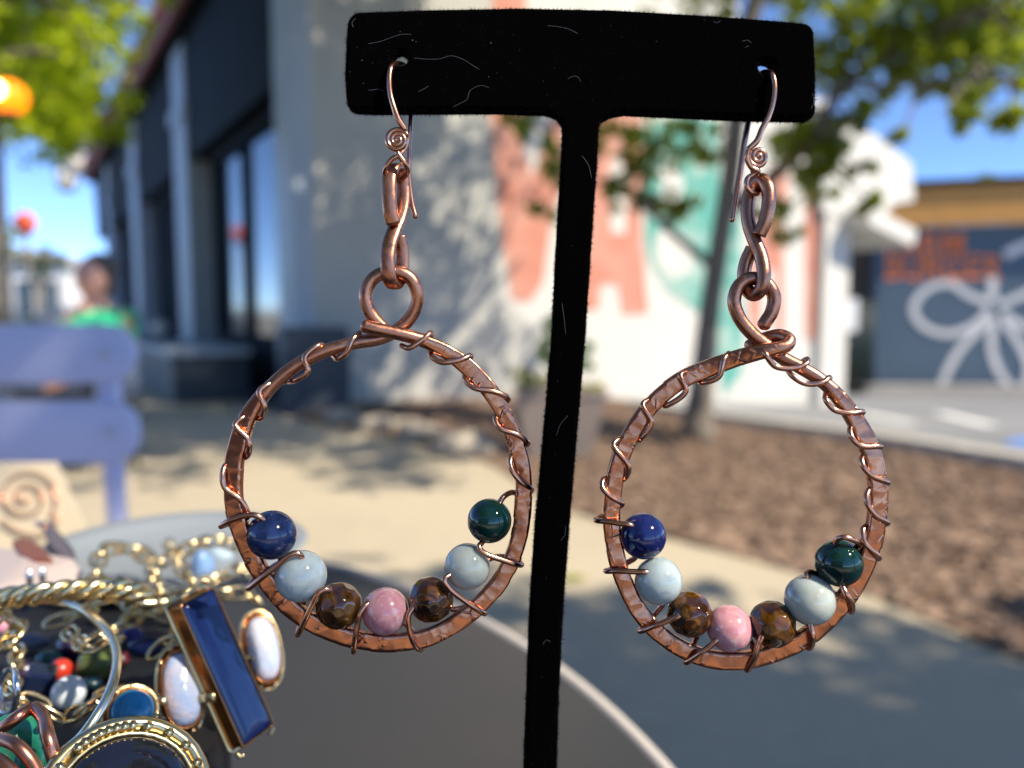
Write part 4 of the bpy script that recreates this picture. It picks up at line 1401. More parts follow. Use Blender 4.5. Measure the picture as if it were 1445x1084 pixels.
earL = thing('copper_earring', 'copper hoop earring with gemstone beads hanging at the left end of the black stand', 'earring', P(560, 92, D0), 'pair of copper hoop earrings on the stand')
pathL = [(509, 458, -1.4), (525, 463, -1.5), (548, 468, -1.3), (575, 474, -1.0), (600, 482, -.5), (640, 503, 0), (675, 533, 0), (705, 572, 0), (727, 620, 0), (738, 665, 0), (738, 715, 0), (732, 760, 0),
         (716, 802, 0), (690, 840, 0), (650, 875, 0), (600, 900, 0), (545, 907, 0), (490, 899, 0), (440, 878, 0), (398, 846, 0), (368, 806, 0), (345, 762, 0), (331, 712, 0), (330, 668, 0), (337, 625, 0),
         (354, 582, 0), (380, 548, 0), (415, 518, 0), (455, 497, 0), (500, 484, .3), (538, 477, 1.0), (566, 462, 1.3), (584, 440, 1.0), (589, 414, .4), (578, 392, 0), (552, 383, -.1), (526, 394, 0), (516, 416, 0), (522, 440, .2), (537, 459, .6), (546, 466, .8)]
pts = resample(catmull([HP(LS, x, y, d) for x, y, d in pathL], 10), .00017)
def make_hoop(pts, seed, u_end, parent):
    total = sum((b - a).length for a, b in zip(pts, pts[1:]))
    m1 = MB()
    def ham(u): return min(1, max(0, (min(u - .05, u_end - u)) / .05))
    rnd = random.Random(seed)
    cells = []
    s = 0.0
    while s < total + .02:
        L = rnd.uniform(.0013, .0040)
        cells.append((s, s + L, rnd.uniform(-.34, .34), rnd.uniform(-.16, .16), rnd.uniform(-.00012, .00012), rnd.uniform(-.00012, .00008), rnd.uniform(-.00012, .00008)))
        s += L
    # ball-peen dents scattered over the flattened faces: shallow dishes that meet in thin ridges
    dents = {-1: [], 1: []}
    for side in (-1, 1):
        s = 0.0
        while s < total:
            dents[side].append((s, rnd.uniform(-1, 1) * MM * 11, rnd.uniform(.0045, .010), rnd.uniform(-.00003, .00003), rnd.uniform(-.09, .09)))
            s += rnd.uniform(.0007, .0021)
    dk = {k: [d[0] for d in dents[k]] for k in dents}
    import bisect
    def dent(side, s, x):
        i0 = bisect.bisect_left(dk[side], s - .004); i1 = bisect.bisect_right(dk[side], s + .004)
        best = 1e9
        for d in dents[side][i0:i1]:
            v = ((s - d[0]) ** 2 + (x - d[1]) ** 2) / (2 * d[2]) + d[3] + d[4] * (x - d[1])
            if v < best: best = v
        return min(best, .00022)
    starts = [c[0] for c in cells]
    NP = 34
    def prof(i, s):
        h = ham(s / total)
        w_ = MM * (9.6 + 3.0 * h); t_ = MM * (9.6 - 1.4 * h)
        pw = 2.0 + 3.0 * h
        pr = []
        for j in range(NP):
            a = 2 * math.pi * (j + .5) / NP
            ca, sa = math.cos(a), math.sin(a)
            x = w_ * math.copysign(abs(ca) ** (2 / pw), ca)
            y = t_ * math.copysign(abs(sa) ** (2 / pw), sa)
            if h > 0:
                q = s
                k = max(0, bisect.bisect_right(starts, q) - 1)
                c = cells[k]
                lm_ = q - (c[0] + c[1]) / 2
                if abs(ca) < .93:
                    sd_ = -1 if y < 0 else 1
                    y += sd_ * h * (dent(sd_, s, x) * .55 - .00006)
                x += h * (c[5] if x > 0 else -c[6]) * .7
            tip = min(s, total - s)
            if tip < t_ * .8:
                f = math.sqrt(max(.08, 1 - (1 - tip / (t_ * .8)) ** 2))
                x *= f; y *= f
            pr.append((x, y))
        return pr
    m1.sweep(pts, prof, ringN)
    ln_ = [0.0]
    for a, b in zip(pts, pts[1:]): ln_.append(ln_[-1] + (b - a).length)
    m1.m = [1 if ham(ln_[min(k // NP, len(ln_) - 1)] / total) < .15 else 0 for k in range(len(m1.f))]
    return m1.build('hoop', [m_copper, m_copper_round], parent, auto=38)
make_hoop(pts, 11, .735, earL)
RING[id(LS)] = [(q.x, q.y) for q in catmull([Vector((x, y, 0)) for x, y, d in pathL], 8)]

crL = [('F', [(567, 488), (576, 495), (597, 479), (608, 470)]),
       ('F', [(608, 502), (622, 514), (652, 507), (664, 502)]),
       ('F', [(656, 535), (668, 547), (698, 553), (717, 562)]),
       ('F', [(699, 590), (705, 604), (731, 614), (745, 625)]),
       ('F', [(721, 645), (719, 661), (735, 680), (750, 690)]),
       ('K', [(744, 697, 1.2), (733, 697, 1.7), (722, 695, 1.2), (710, 702, .2), (704, 712, -.2), (691, 735, 0), (682, 763, -1.2), (676, 772, -2.3), (684, 781, -2.4), (708, 790, -2.1), (727, 796, -1.5), (736, 797, -.3)]),
       ('K', [(724, 788, 1.6), (700, 786, 1.6), (680, 794, .6), (660, 799, 0), (634, 812, -2.2), (627, 818, -2.7), (634, 830, -2.6), (656, 848, -2.2), (675, 861, -1.5), (684, 866, -.3)]),
       ('K', [(668, 855, 1.6), (640, 860, 1.6), (608, 846, 0), (586, 855, -1.8), (577, 867, -2.4), (577, 885, -2.3), (583, 905, -1.9), (591, 916, -.9), (596, 914, .3)]),
       ('K', [(586, 896, 1.6), (572, 880, 1.2), (543, 862, 0), (520, 852, -1.8), (510, 862, -2.5), (505, 880, -2.3), (501, 903, -1.9), (499, 920, -.6)]),
       ('K', [(502, 910, 1.3), (505, 885, 1.6), (500, 870, 1), (478, 855, 0), (463, 832, -2.3), (451, 835, -2.7), (441, 852, -2.4), (430, 876, -1.9), (420, 896, -.5)]),
       ('K', [(423, 885, 1.4), (428, 862, 1.6), (428, 850, 1.2), (425, 813, 0), (424, 783, -2.4), (414, 781, -2.7), (396, 794, -2.4), (370, 815, -1.9), (350, 831, -.5)]),
       ('K', [(360, 818, 1.3), (385, 800, 1.6), (396, 790, 1.0), (383, 755, 0), (372, 734, -2.2), (360, 727, -2.5), (340, 729, -2.0), (322, 736, -1.6), (312, 743, -.4)]),
       ('F', [(350, 728), (340, 706), (318, 689), (309, 670), (318, 657)][::1]),
       ('F', [(350, 643), (358, 632), (350, 620), (332, 600), (345, 588)]),
       ('F', [(378, 596), (373, 574), (366, 553), (382, 541)]),
       ('F', [(422, 544), (437, 528), (430, 505), (451, 487)]),
       ('F', [(478, 509), (490, 497), (497, 480), (507, 470)])]
mb = MB(); mb.tube(ring_wire(LS, crL), 4.1 * MM, 10, round_ends=True); mb.build('wrap_wire', m_wire, earL)
bead_part(LS, earL, 383.5, 755, 34, b_blue, 'dark navy blue bead')
bead_part(LS, earL, 424.5, 813, 36, b_white, 'pale blue grey bead')
bead_part(LS, earL, 478, 855, 32.5, b_tiger2, 'golden brown faceted bead', True)
bead_part(LS, earL, 543.5, 862.5, 33, b_pink, 'pink bead at the bottom of the hoop')
bead_part(LS, earL, 608, 846, 32.5, b_tiger, 'dark brown faceted bead', True)
bead_part(LS, earL, 659.5, 799.5, 33, b_moon, 'milky grey bead')
bead_part(LS, earL, 690.8, 735, 31.8, b_green, 'dark green bead')

def flat_link(name, seq, spec, parent, hw, ht):
    c = resample(catmull([HP(spec, x, y, d) for x, y, d in seq], 10), .0002)
    m1 = MB()
    n = len(c)
    cs = [(math.cos(2 * math.pi * j / 16), math.sin(2 * math.pi * j / 16)) for j in range(16)]
    def prof(i, s):
        t = min(i, n - 1 - i)
        f = .55 if t == 0 else .85 if t == 1 else 1.0
        return [(math.copysign(abs(a) ** .8, a) * hw * MM * f, math.copysign(abs(b) ** .8, b) * ht * MM * f) for a, b in cs]
    m1.sweep(c, prof, Vector((1, 0, 0)) if spec is LS else None)
    return m1.build(name, m_copper_round, parent)
slL = [(556, 318, -1.3), (551, 300, -1.7), (549, 272, -1.9), (550, 248, -1.5), (556, 236, -.4), (563, 240, .8), (568, 258, 1.4), (569, 282, 1.3), (564, 306, .6), (556, 326, -.5), (549, 348, -1.4), (547, 372, -1.8), (550, 394, -1.3), (556, 403, -.2), (563, 396, .9), (567, 376, 1.4), (567, 354, 1.3), (562, 332, .8)]
flat_link('s_link', slL, LS, earL, 6.0, 10.5)

def spiral(cx, cy, r, turns, a_end, tilt=1.0, d=-2.2, spec=None):
    """outward spiral of points, ending at angle a_end on radius r"""
    n = int(turns * 16)
    return [(cx + r * (.12 + .88 * k / n) * math.cos(a_end - (n - k) * 2 * math.pi / 16), cy + tilt * r * (.12 + .88 * k / n) * math.sin(a_end - (n - k) * 2 * math.pi / 16), d + .1 * (k / n)) for k in range(n + 1)]
def ear_wire(spec, parts, parent):
    mb_ = MB()
    for seq, r in parts:
        c = resample(catmull([P(x, y, D0 + d * .001) for x, y, d in seq], 8), .00015)
        mb_.tube(c, r * MM, 10, round_ends=True)
    return mb_.build('ear_wire', m_wire, parent)
hookL = [(586, 305, 2.6), (582, 290, 2.7), (577.5, 255, 2.9), (577, 215, 3.1), (579.5, 165, 3.3), (580, 130, 3.2), (577, 105, 2.6), (571, 94, 1.6), (563, 90.5, .2), (556, 91, -1.2), (551.5, 97, -2.4), (549.5, 110, -2.8), (551, 134, -2.9), (557, 155, -2.9), (563, 170, -2.7), (571, 182, -2.3)]
sp = spiral(560.5, 198.5, 16.0, 2.4, -.6)
ear_wire(LS, [(hookL, 4.2), (sp, 3.9), ([(571, 182, -2.3), (574, 195, -1.4), (571, 209, -1.4), (563, 219, -1.9), (553, 225, -1.9), (545, 236, -1.6), (543, 247, -.6), (549, 252, .4), (558, 254, .9), (567, 252, .5), (575, 243, -.6), (573, 233, -1.6), (566, 223, -2.0), (561, 216, -2.1)], 3.8)], earL)

# ---- right earring
earR = thing('copper_earring', 'copper hoop earring with gemstone beads hanging at the right end of the black stand', 'earring', P(1086, 102, D0), 'pair of copper hoop earrings on the stand')
pathR = [(1052, 492, 1.6), (1068, 483, 1.7), (1086, 476, 1.4), (1102, 474, .5), (1113, 480, -.4), (1109, 488, -1.1), (1092, 493, -1.4), (1068, 498, -1.2), (1038, 506, -.6), (1000, 520, 0), (965, 535, 0), (930, 561, 0), (902, 594, 0), (881, 632, 0), (868, 675, 0), (863, 720, 0), (866, 765, 0), (876, 808, 0),
         (893, 848, 0), (922, 886, 0), (958, 913, 0), (1000, 929, 0), (1045, 932, 0), (1090, 922, 0), (1133, 902, 0), (1172, 868, 0), (1204, 828, 0), (1226, 780, 0), (1237, 730, 0), (1238, 685, 0), (1230, 643, 0), (1213, 604, 0), (1188, 566, 0), (1160, 538, 0), (1130, 519, .1), (1104, 505, .4), (1082, 488, .5),
         (1060, 470, 0), (1043, 448, -.2), (1036, 424, -.2), (1044, 402, -.1), (1061, 393, 0), (1080, 399, .1), (1092, 418, .1), (1089, 440, .1), (1080, 455, .1), (1074, 465, .2)]
pts = resample(catmull([HP(RS, x, y, d) for x, y, d in pathR], 10), .00017)
make_hoop(pts, 29, .80, earR)
RING[id(RS)] = [(q.x, q.y) for q in catmull([Vector((x, y, 0)) for x, y, d in pathR], 8)]
crR = [('K', [(1074, 478, 1.5), (1072, 490, -.4), (1080, 500, -2.3), (1094, 517, -1.9), (1117, 520, -1.6), (1138, 513, -1.0), (1139, 507, 0)]),
       ('F', [(1112, 522), (1115, 536), (1136, 543), (1160, 540), (1170, 533)]),
       ('F', [(1165, 558), (1163, 567), (1175, 580), (1202, 583), (1217, 581)]),
       ('F', [(1200, 604), (1198, 617), (1214, 629), (1242, 630)]),
       ('F', [(1217, 644), (1215, 656), (1228, 670), (1252, 681)]),
       ('F', [(1226, 691), (1219, 706), (1233, 725), (1253, 738)]),
       ('F', [(1216, 744), (1219, 764), (1234, 780), (1242, 789)]),
       ('K', [(1226, 785, 1.5), (1205, 775, 1.2), (1212, 768, -1.0), (1204, 762, -2.2), (1190, 758, -2.4), (1180, 763, -1.6), (1184, 794, 0), (1188, 826, -1.6), (1194, 838, -2.2), (1202, 853, -1.6), (1201, 864, -.3)]),
       ('K', [(1192, 848, 1.5), (1175, 836, 1.6), (1155, 813, 1.2), (1142, 807, .3), (1138, 812, -.8), (1143, 846, 0), (1143, 880, -1.8), (1147, 900, -2.1), (1142, 915, -.6)]),
       ('K', [(1132, 906, 1.5), (1122, 895, 1.4), (1117, 885, .8), (1090, 881, 0), (1076, 897, -2.4), (1071, 910, -2.4), (1064, 930, -2.0), (1054, 946, -.6)]),
       ('K', [(1055, 930, 1.5), (1062, 912, 1.4), (1056, 900, .6), (1029, 887, 0), (1011, 903, -2.4), (1003, 911, -2.4), (985, 924, -2.0), (968, 935, -.5)]),
       ('K', [(972, 920, 1.5), (981, 904, 1.4), (985, 892, .8), (973, 867, 0), (960, 869, -2.7), (945, 875, -2.5), (922, 884, -2.0), (903, 891, -.5)]),
       ('K', [(912, 880, 1.5), (928, 862, 1.5), (936, 850, .9), (929, 820, 0), (913, 808, -2.4), (898, 807, -2.4), (872, 806, -1.9), (855, 806, -.5)]),
       ('K', [(865, 803, 1.5), (887, 793, 1.5), (897, 786, 1), (907, 757, 0), (890, 741, -2.4), (876, 739, -2.3), (856, 736, -1.7), (841, 734, -.5)]),
       ('F', [(878, 711), (862, 701), (845, 686), (852, 676)]),
       ('F', [(882, 675), (887, 658), (864, 628), (873, 620)]),
       ('F', [(904, 620), (919, 596), (907, 572), (914, 565)]),
       ('F', [(942, 573), (968, 552), (960, 530), (968, 526)]),
       ('F', [(993, 544), (1015, 534), (1021, 508), (1028, 499)])]
mb = MB(); mb.tube(ring_wire(RS, crR), 4.1 * MM, 10, round_ends=True); mb.build('wrap_wire', m_wire, earR)
bead_part(RS, earR, 907.5, 756.5, 33, b_blue2, 'royal blue bead with a white fleck')
bead_part(RS, earR, 929, 820, 34, b_white, 'pale blue bead')
bead_part(RS, earR, 973, 867, 32.5, b_tiger, 'dark brown faceted bead', True)
bead_part(RS, earR, 1029.5, 887, 32.5, b_pink, 'pink bead at the bottom of the hoop')
bead_part(RS, earR, 1090, 881, 32.5, b_tiger2, 'brown faceted bead with green glints', True)
bead_part(RS, earR, 1143, 846.5, 35, b_moon, 'pale grey blue bead')
bead_part(RS, earR, 1183.6, 794.5, 32.3, b_green, 'dark teal green bead')
slR = [(1071, 332, -1.2), (1080, 312, -1.5), (1085, 284, -1.5), (1083, 264, -1.1), (1074, 254, -.2), (1063, 262, .7), (1056, 284, .9), (1056, 312, .6), (1064, 338, 0), (1074, 362, -.7), (1078, 388, -1.5), (1074, 408, -1.3), (1064, 416, -.2), (1054, 408, .9), (1050, 390, 1.3), (1053, 370, 1.3), (1062, 350, .9)]
c = resample(catmull([HP(RS, x, y, d) for x, y, d in slR], 10), .0002)
mb = MB(); mb.tube(c, 9.8 * MM, 16); mb.build('s_link', m_copper_round, earR)
hookR = [(1033, 310, 2.6), (1038, 280, 2.7), (1045, 240, 2.9), (1050, 205, 3.1), (1056, 171, 3.3), (1060, 140, 3.2), (1066, 116, 2.6), (1071, 107, 1.6), (1077, 103, .2), (1085, 102.5, -1.2), (1090, 107, -2.4), (1093, 122, -2.8), (1091, 143, -2.9), (1085, 163, -2.9), (1075, 183, -2.9), (1068, 199, -2.9), (1057, 210, -2.8)]
sp = spiral(1069.5, 221.5, 13.6, 2.0, 3.7, 1.12)
ear_wire(RS, [(hookR, 4.2), (sp, 3.9), ([(1057, 210, -2.8), (1054, 222, -2.5), (1060, 236, -2.2), (1070, 242, -2.0), (1064, 246, -1.6), (1055, 252, -1.6), (1054, 264, -1.6), (1062, 273, -1.1), (1072, 271, .2), (1074, 258, .9), (1068, 246, .2), (1062, 241, -.9)], 3.8)], earR)

# ================================================================== JEWELLERY HEAP on a black riser
m_gold = mat('pale_gold', (.90, .72, .40), .24, metal=1.0, var=(60, (.62, .46, .22), .2), bump=(500, .1, .0004))
m_goldbright = mat('champagne_gold', (.92, .82, .60), .22, metal=1.0)
m_silver = mat('silver', (.75, .76, .78), .2, metal=1.0)
m_copperold = mat('copper_pieces', (.86, .38, .24), .28, metal=1.0, var=(90, (.5, .2, .13), .2))
m_amberbez = mat('warm_gold_bezel', (.62, .27, .09), .22, metal=1.0, var=(140, (.42, .16, .05), .2))
m_lapis = mat('lapis', (.002, .006, .045), .16, var=(60, (.006, .018, .085), .2), spec=.5)
m_pearl = mat('pearl', (.50, .51, .57), .15, var=(120, (.34, .42, .60), .14), vari2=(150, (.62, .50, .49), .1, .62), coat=.5, bump=(130, .4, .004))
m_turq = mat('turquoise', (.004, .17, .36), .22, var=(80, (.01, .22, .42), .2), coat=.3)
m_blackcab = mat('black_cabochon', (.006, .006, .010), .10, var=(60, (.02, .02, .03), .2), coat=.6)
m_malach = mat('malachite', (.004, .09, .05), .15, var=(110, (.02, .22, .13), .12), coat=.4)
m_riser = mat('black_riser', (.006, .007, .010), .55)
m_card = mat('cream_card', (.58, .49, .35), .8, var=(30, (.54, .455, .32), .2))
m_mauve = mat('mauve_card', (.34, .27, .25), .8)
HZ = .795                                          # top of the riser
def J(px, py, lift=0.0):
    """a point above the riser top seen at a pixel"""
    return G(px, py, HZ + lift)
def JR(px, py, rpx, k=1.0):
    """centre and radius of a ball resting at the pixel on the heap"""
    q = G(px, py, HZ)
    for _ in range(6):
        d = (q - CAM).dot(FWD)
        q = G(px, py, HZ + rpx / 1086 * d * k)
    return q, rpx / 1086 * (q - CAM).dot(FWD)
rs = MB(); rs.prism([J(*q) for q in [(-420, 812), (60, 806), (250, 812), (296, 838), (316, 890), (322, 950), (318, 1010), (296, 1080), (250, 1300), (-900, 1300)]], (0, 0, .7215 - HZ))
tag(rs.build('display_riser', m_riser, smooth=False, bevel=.006), 'black display riser on the table beneath the heap of jewellery', 'riser')

def wire_thing(name, label, cat, seq, rpx, mt, group=None, closed=False, n=10, lift=0.002):
    c = []
    for q in seq:
        l = q[2] if len(q) > 2 else lift
        c.append(J(q[0], q[1], l))
    d = (c[len(c) // 2] - CAM).dot(FWD)
    cc = catmull(c, 10, closed)
    m_ = MB(); m_.tube(cc, rpx / 1086 * d, n, closed=closed, round_ends=not closed)
    return tag(m_.build(name, mt), label, cat, group)

dc = J(245, 797)
mb = MB(); mb.lathe(Vector((dc.x, dc.y, HZ)), [(0, .0005), (.028, .0005), (.040, .0035), (.044, .0065), (.0428, .0073), (.038, .0048), (.030, .0025), (0, .0022)], 64)
tag(mb.build('round_dish', mat('pale_blue_glaze', (.24, .265, .29), .35, var=(14, (.21, .235, .26), .2))), 'pale blue grey round dish under the gold chains at the back of the heap', 'dish')
# big pale gold hoop in front
wire_thing('wire_hoop', 'large plain pale gold wire hoop lying open across the heap', 'hoop earring',
           [(-60, 900, .016), (-10, 862, .018), (45, 848, .020), (95, 852, .020), (140, 878, .020), (163, 915, .019), (162, 955, .018), (143, 1000, .016), (115, 1040, .013), (86, 1064, .010), (40, 1090, .006)], 6.5, m_goldbright)
# rope twisted bangle
m_ = MB()
c = resample(catmull([J(x, y, l) for x, y, l in [(-90, 872, .02), (-20, 850, .022), (60, 838, .024), (130, 831, .024), (185, 834, .022), (215, 850, .018)]], 12), .0006)
for ph in (0, 1, 2):
    q = []
    for i, p in enumerate(c):
        t = (c[min(i + 1, len(c) - 1)] - c[max(i - 1, 0)]).normalized()
        nv = t.cross(Vector((0, 0, 1))).normalized(); uv = nv.cross(t)
        a = i * .33 + ph * 2.094
        q.append(p + (nv * math.cos(a) + uv * math.sin(a)) * .0013)
    m_.tube(q, .00125, 8)
tag(m_.build('twisted_bangle', m_gold), 'rope twisted gold bangle lying above the plain wire hoop', 'bangle')

# gold chains: link parts share one mesh
lk = bpy.data.meshes.new('link')
lm_ = MB()
ring = [Vector((.0030 * math.cos(a) + (.0012 if math.cos(a) > 0 else -.0012), .0021 * math.sin(a), 0)) for a in [2 * math.pi * k / 14 for k in range(14)]]
lm_.tube(ring, .00062, 6, closed=True)
lk.from_pydata([tuple(v) for v in lm_.v], [], lm_.f)
lk.polygons.foreach_set('use_smooth', [True] * len(lk.polygons))
lk.materials.append(m_gold)
def chain(label, seq, scale=1.0, lift=.004):
    c = [J(q[0], q[1], q[2] if len(q) > 2 else lift) for q in seq]
    cc = resample(catmull(c, 10), .0056 * scale)
    t = thing('gold_chain', label, 'chain', cc[0], 'gold chains tangled on the heap')
    for i in range(len(cc) - 1):
        d = (cc[i + 1] - cc[i]).normalized()
        rot = Vector((1, 0, 0)).rotation_difference(d).to_matrix().to_4x4()
        o = bpy.data.objects.new('link', lk)
        C.objects.link(o); o.parent = t
        o.matrix_basis = Matrix.Translation(cc[i].lerp(cc[i + 1], .5) - cc[0]) @ rot @ Matrix.Rotation(R(90 * (i % 2) + 35), 4, 'X') @ Matrix.Scale(scale, 4)
chain('gold chain arching highest at the back of the heap', [(135, 830, .010), (138, 790, .014), (160, 772, .014), (195, 778, .012), (225, 795, .010), (262, 775, .014), (300, 762, .018), (330, 770, .014)], 1.0)
chain('gold chain lying along the middle of the heap behind the bangle', [(215, 800, .011), (222, 830, .010), (250, 842, .010), (285, 835, .011), (310, 840, .010), (345, 835, .010), (365, 850, .008)], .9)
chain('gold chain crossing behind the turquoise stone', [(130, 905, .006), (160, 890, .008), (190, 872, .008), (215, 862, .008), (240, 870, .006), (255, 900, .004)], .85)
chain('gold chain running along the left side of the heap', [(10, 900, .010), (25, 925, .010), (15, 960, .010), (30, 985, .010), (60, 1000, .008), (80, 1012, .006)], .8)
chain('gold chain winding around the olive green stone', [(70, 880, .010), (100, 870, .011), (125, 862, .010), (150, 840, .010), (170, 850, .008)], .8)
chain('gold chain heaped behind the round white bead and the olive stone', [(95, 890, .014), (110, 905, .014), (130, 912, .016), (150, 900, .016), (165, 905, .012)], .75)
chain('gold chain trailing between the pearl and the lapis bar', [(215, 925, .010), (235, 905, .012), (262, 900, .012), (285, 915, .010), (300, 935, .008)], .7)
chain('gold chain coiled at the far left edge below the bangle', [(-20, 880, .016), (5, 868, .018), (25, 878, .016), (20, 900, .014), (-5, 915, .012)], .85)
chain('gold chain draped lowest at the back beside the sky blue stone', [(235, 765, .012), (255, 800, .012), (275, 825, .008), (310, 815, .008), (340, 800, .010), (362, 815, .006)], .8)
chain('gold chain below the white bead', [(95, 1010, .006), (120, 1002, .008), (145, 985, .008), (165, 975, .006)], .8)
chain('gold chain sagging between the blue stones and the lapis bar', [(180, 850, .012), (205, 868, .010), (232, 850, .010), (258, 862, .009), (268, 880, .008)], .8)

# loose stones and beads of the heap
for px, py, r, mt, nm, lab, sq in [
    (97, 977, 23, mat('white_bead', (.62, .68, .72), .25, coat=.4), 'round_bead', 'opaque white round bead beside the navy faceted block', (1, 1, 1)),
    (86, 946, 16, mat('red_bead', (.42, .03, .015), .3, coat=.3), 'round_bead', 'small red bead between the navy block and the white bead', (1, 1, 1)),
    (3, 882, 13, mat('pink_bead', (.6, .25, .33), .3), 'round_bead', 'pink bead at the left edge inside the wire hoop', (1, 1, 1)),
    (138, 938, 26, mat('olive_stone', (.07, .10, .02), .35, var=(60, (.10, .13, .04), .2)), 'tumbled_stone', 'olive green stone inside the curve of the wire hoop', (1.1, .9, .8)),
    (100, 912, 20, mat('violet_stone', (.015, .008, .04), .3), 'tumbled_stone', 'dark violet stone above the red bead', (1, .9, .8)),
    (70, 930, 15, mat('green_stone', (.01, .07, .06), .3), 'tumbled_stone', 'dark green stone above the navy faceted block', (1.3, .8, .7)),
    (46, 905, 18, mat('slate_stone', (.09, .11, .17), .35), 'tumbled_stone', 'slate blue stone inside the wire hoop near the left edge', (1.4, .7, .6)),
    (186, 898, 15, mat('cobalt_stone', (.01, .02, .28), .2, coat=.5), 'tumbled_stone', 'bright cobalt blue stone left of the lapis bar', (1.0, .8, .9)),
    (208, 912, 17, m_lapis, 'tumbled_stone', 'deep blue stone just above the turquoise cabochon', (1.5, .8, .7)),
    (285, 800, 20, mat('sky_stone', (.16, .28, .52), .2, coat=.4), 'tumbled_stone', 'sky blue glassy stone among the chains at the back', (.8, .8, 1.2)),
    (310, 782, 17, mat('pale_blue_stone', (.40, .52, .62), .2, coat=.4), 'tumbled_stone', 'pale blue glassy stone beside the sky blue one at the back', (1, .8, 1.1)),
    (35, 945, 17, mat('plum_stone', (.05, .03, .07), .3), 'tumbled_stone', 'plum coloured stone at the left edge beside the navy block', (1, .9, .8)),
    (130, 965, 14, mat('teal_stone', (.01, .04, .05), .3), 'tumbled_stone', 'small dark teal stone right of the white bead', (1, .9, .8)),
    (170, 930, 13, mat('wine_stone', (.06, .006, .01), .3), 'tumbled_stone', 'small wine red stone above the turquoise cabochon', (1, .9, .8))]:
    c, r = JR(px, py, r, .8)
    mb = MB(); mb.ball(c, r, 22, sq, jitter=0 if nm == 'round_bead' else .22)
    tag(mb.build(nm, mt), lab, 'bead' if nm == 'round_bead' else 'stone', 'loose beads and stones in the heap')
c, r = JR(56, 962, 22, .9)
mb = MB(); mb.box(c, (r * 1.7, r * 1.5, r * 1.8), Matrix.Rotation(R(20), 3, 'Y') @ Matrix.Rotation(R(25), 3, 'Z'))
tag(mb.build('faceted_bead', mat('navy_block', (.008, .014, .045), .15, coat=.5), smooth=False, bevel=r * .22), 'navy blue block shaped faceted bead left of the red bead', 'bead', 'loose beads and stones in the heap')

# linked stone bracelet: turquoise, pearl, lapis bar, pearl in gold settings
bl = thing('stone_bracelet', 'gold bracelet of turquoise, pearls and a long lapis bar at the heap\'s right end', 'bracelet', J(280, 960, 0))
def facing(px, py, lift, rot_deg, tx=.15):
    """frame of a setting: x along its width, y along its length, z outward"""
    c = J(px, py, lift)
    zc = (CAM - c).normalized() + Vector((tx, 0, .12)); zc.normalize()
    a = R(rot_deg)
    xr = (XV * math.cos(a) - UPV * math.sin(a))
    xr = (xr - zc * xr.dot(zc)).normalized()
    yr = zc.cross(xr)
    return c, Matrix((xr, yr, zc)).transposed(), (c - CAM).dot(FWD)
def outline(kind, hw, hl, n=32):
    if kind == 'rect':
        r = hw * .18
        o = []
        for (sx, sy, a0) in ((1, 1, 0), (-1, 1, 90), (-1, -1, 180), (1, -1, 270)):
            for k in range(5):
                a = R(a0 + 22.5 * k)
                o.append((sx * (hw - r) + r * math.cos(a), sy * (hl - r) + r * math.sin(a)))
        return o
    return [(hw * math.copysign(abs(math.cos(a)) ** (.75 if hl > hw * 1.3 else 1), math.cos(a)), hl * math.sin(a)) for a in [2 * math.pi * k / n for k in range(n)]]
def setting(px, py, wpx, lpx, rot, kind, stone_m, parent, stone_label, lift=.006, dome=.35, wall=1.0, beads=10, bez_m=None, tx=.15):
    c, M_, d = facing(px, py, lift, rot, tx)
    hw, hl = wpx / 2 / 1086 * d, lpx / 2 / 1086 * d
    th = min(hw, hl) * wall
    mb_ = MB()
    o = outline(kind, hw, hl)
    n = len(o)
    def ringv(f, z): return [c + M_ @ Vector((x * f, y * f if kind != 'rect' else y * (1 - (1 - f) * hw / hl), z)) for x, y in o]
    def loft(mb__, rings, cap0, cap1):
        b = len(mb__.v)
        for r in rings: mb__.v += r
        for i in range(len(rings) - 1):
            for j in range(n):
                jj = (j + 1) % n
                mb__.face([b + i * n + j, b + i * n + jj, b + (i + 1) * n + jj, b + (i + 1) * n + j])
        if cap0: mb__.face([b + j for j in range(n)][::-1])
        if cap1: mb__.face([b + (len(rings) - 1) * n + j for j in range(n)])
    loft(mb_, [ringv(1.10, -th), ringv(1.16, -th * .8), ringv(1.06, -th * .7), ringv(1.05, -.02 * th), ringv(1.0, .04 * th), ringv(.97, -.02 * th), ringv(.95, -th * .3)], True, True)
    bz = mb_.build('setting', bez_m or m_amberbez, parent)
    st_ = MB()
    if dome > 0:
        rings = [ringv(.955, -th * .2)] + [ringv(.955 * math.cos(t), -th * .05 + dome * min(hw, hl) * math.sin(t)) for t in (0, .3, .6, .9, 1.2, 1.45)]
        loft(st_, rings, True, True)
        st_.build('stone', stone_m, bz, label=stone_label)
    else:
        loft(st_, [ringv(.955, -th * .2), ringv(.955, .01 * th), ringv(.87, .08 * th)], True, True)
        st_.build('stone', stone_m, bz, smooth=False, label=stone_label)
    # granulation round the setting
    if beads:
        gb = MB()
        for k in range(beads):
            x, y = o[int(k * n / beads)]
            gb.ball(c + M_ @ Vector((x * 1.13, y * 1.13, -th * .45)), min(hw, hl) * .13, 8)
        gb.build('granulation', m_gold, bz, kind='stuff')
    # outer wire base
    wb = MB(); wb.tube(ringv(1.2, -th * .85), min(hw, hl) * .12, 8, closed=True); wb.build('base_wire', m_gold, bz)
    return bz, c, M_
setting(187, 1003, 60, 60, 0, 'oval', m_turq, bl, 'round turquoise stone', lift=.008, dome=.55)
setting(258, 972, 52, 104, -16, 'oval', m_pearl, bl, 'long baroque pearl', lift=.008, dome=.6)
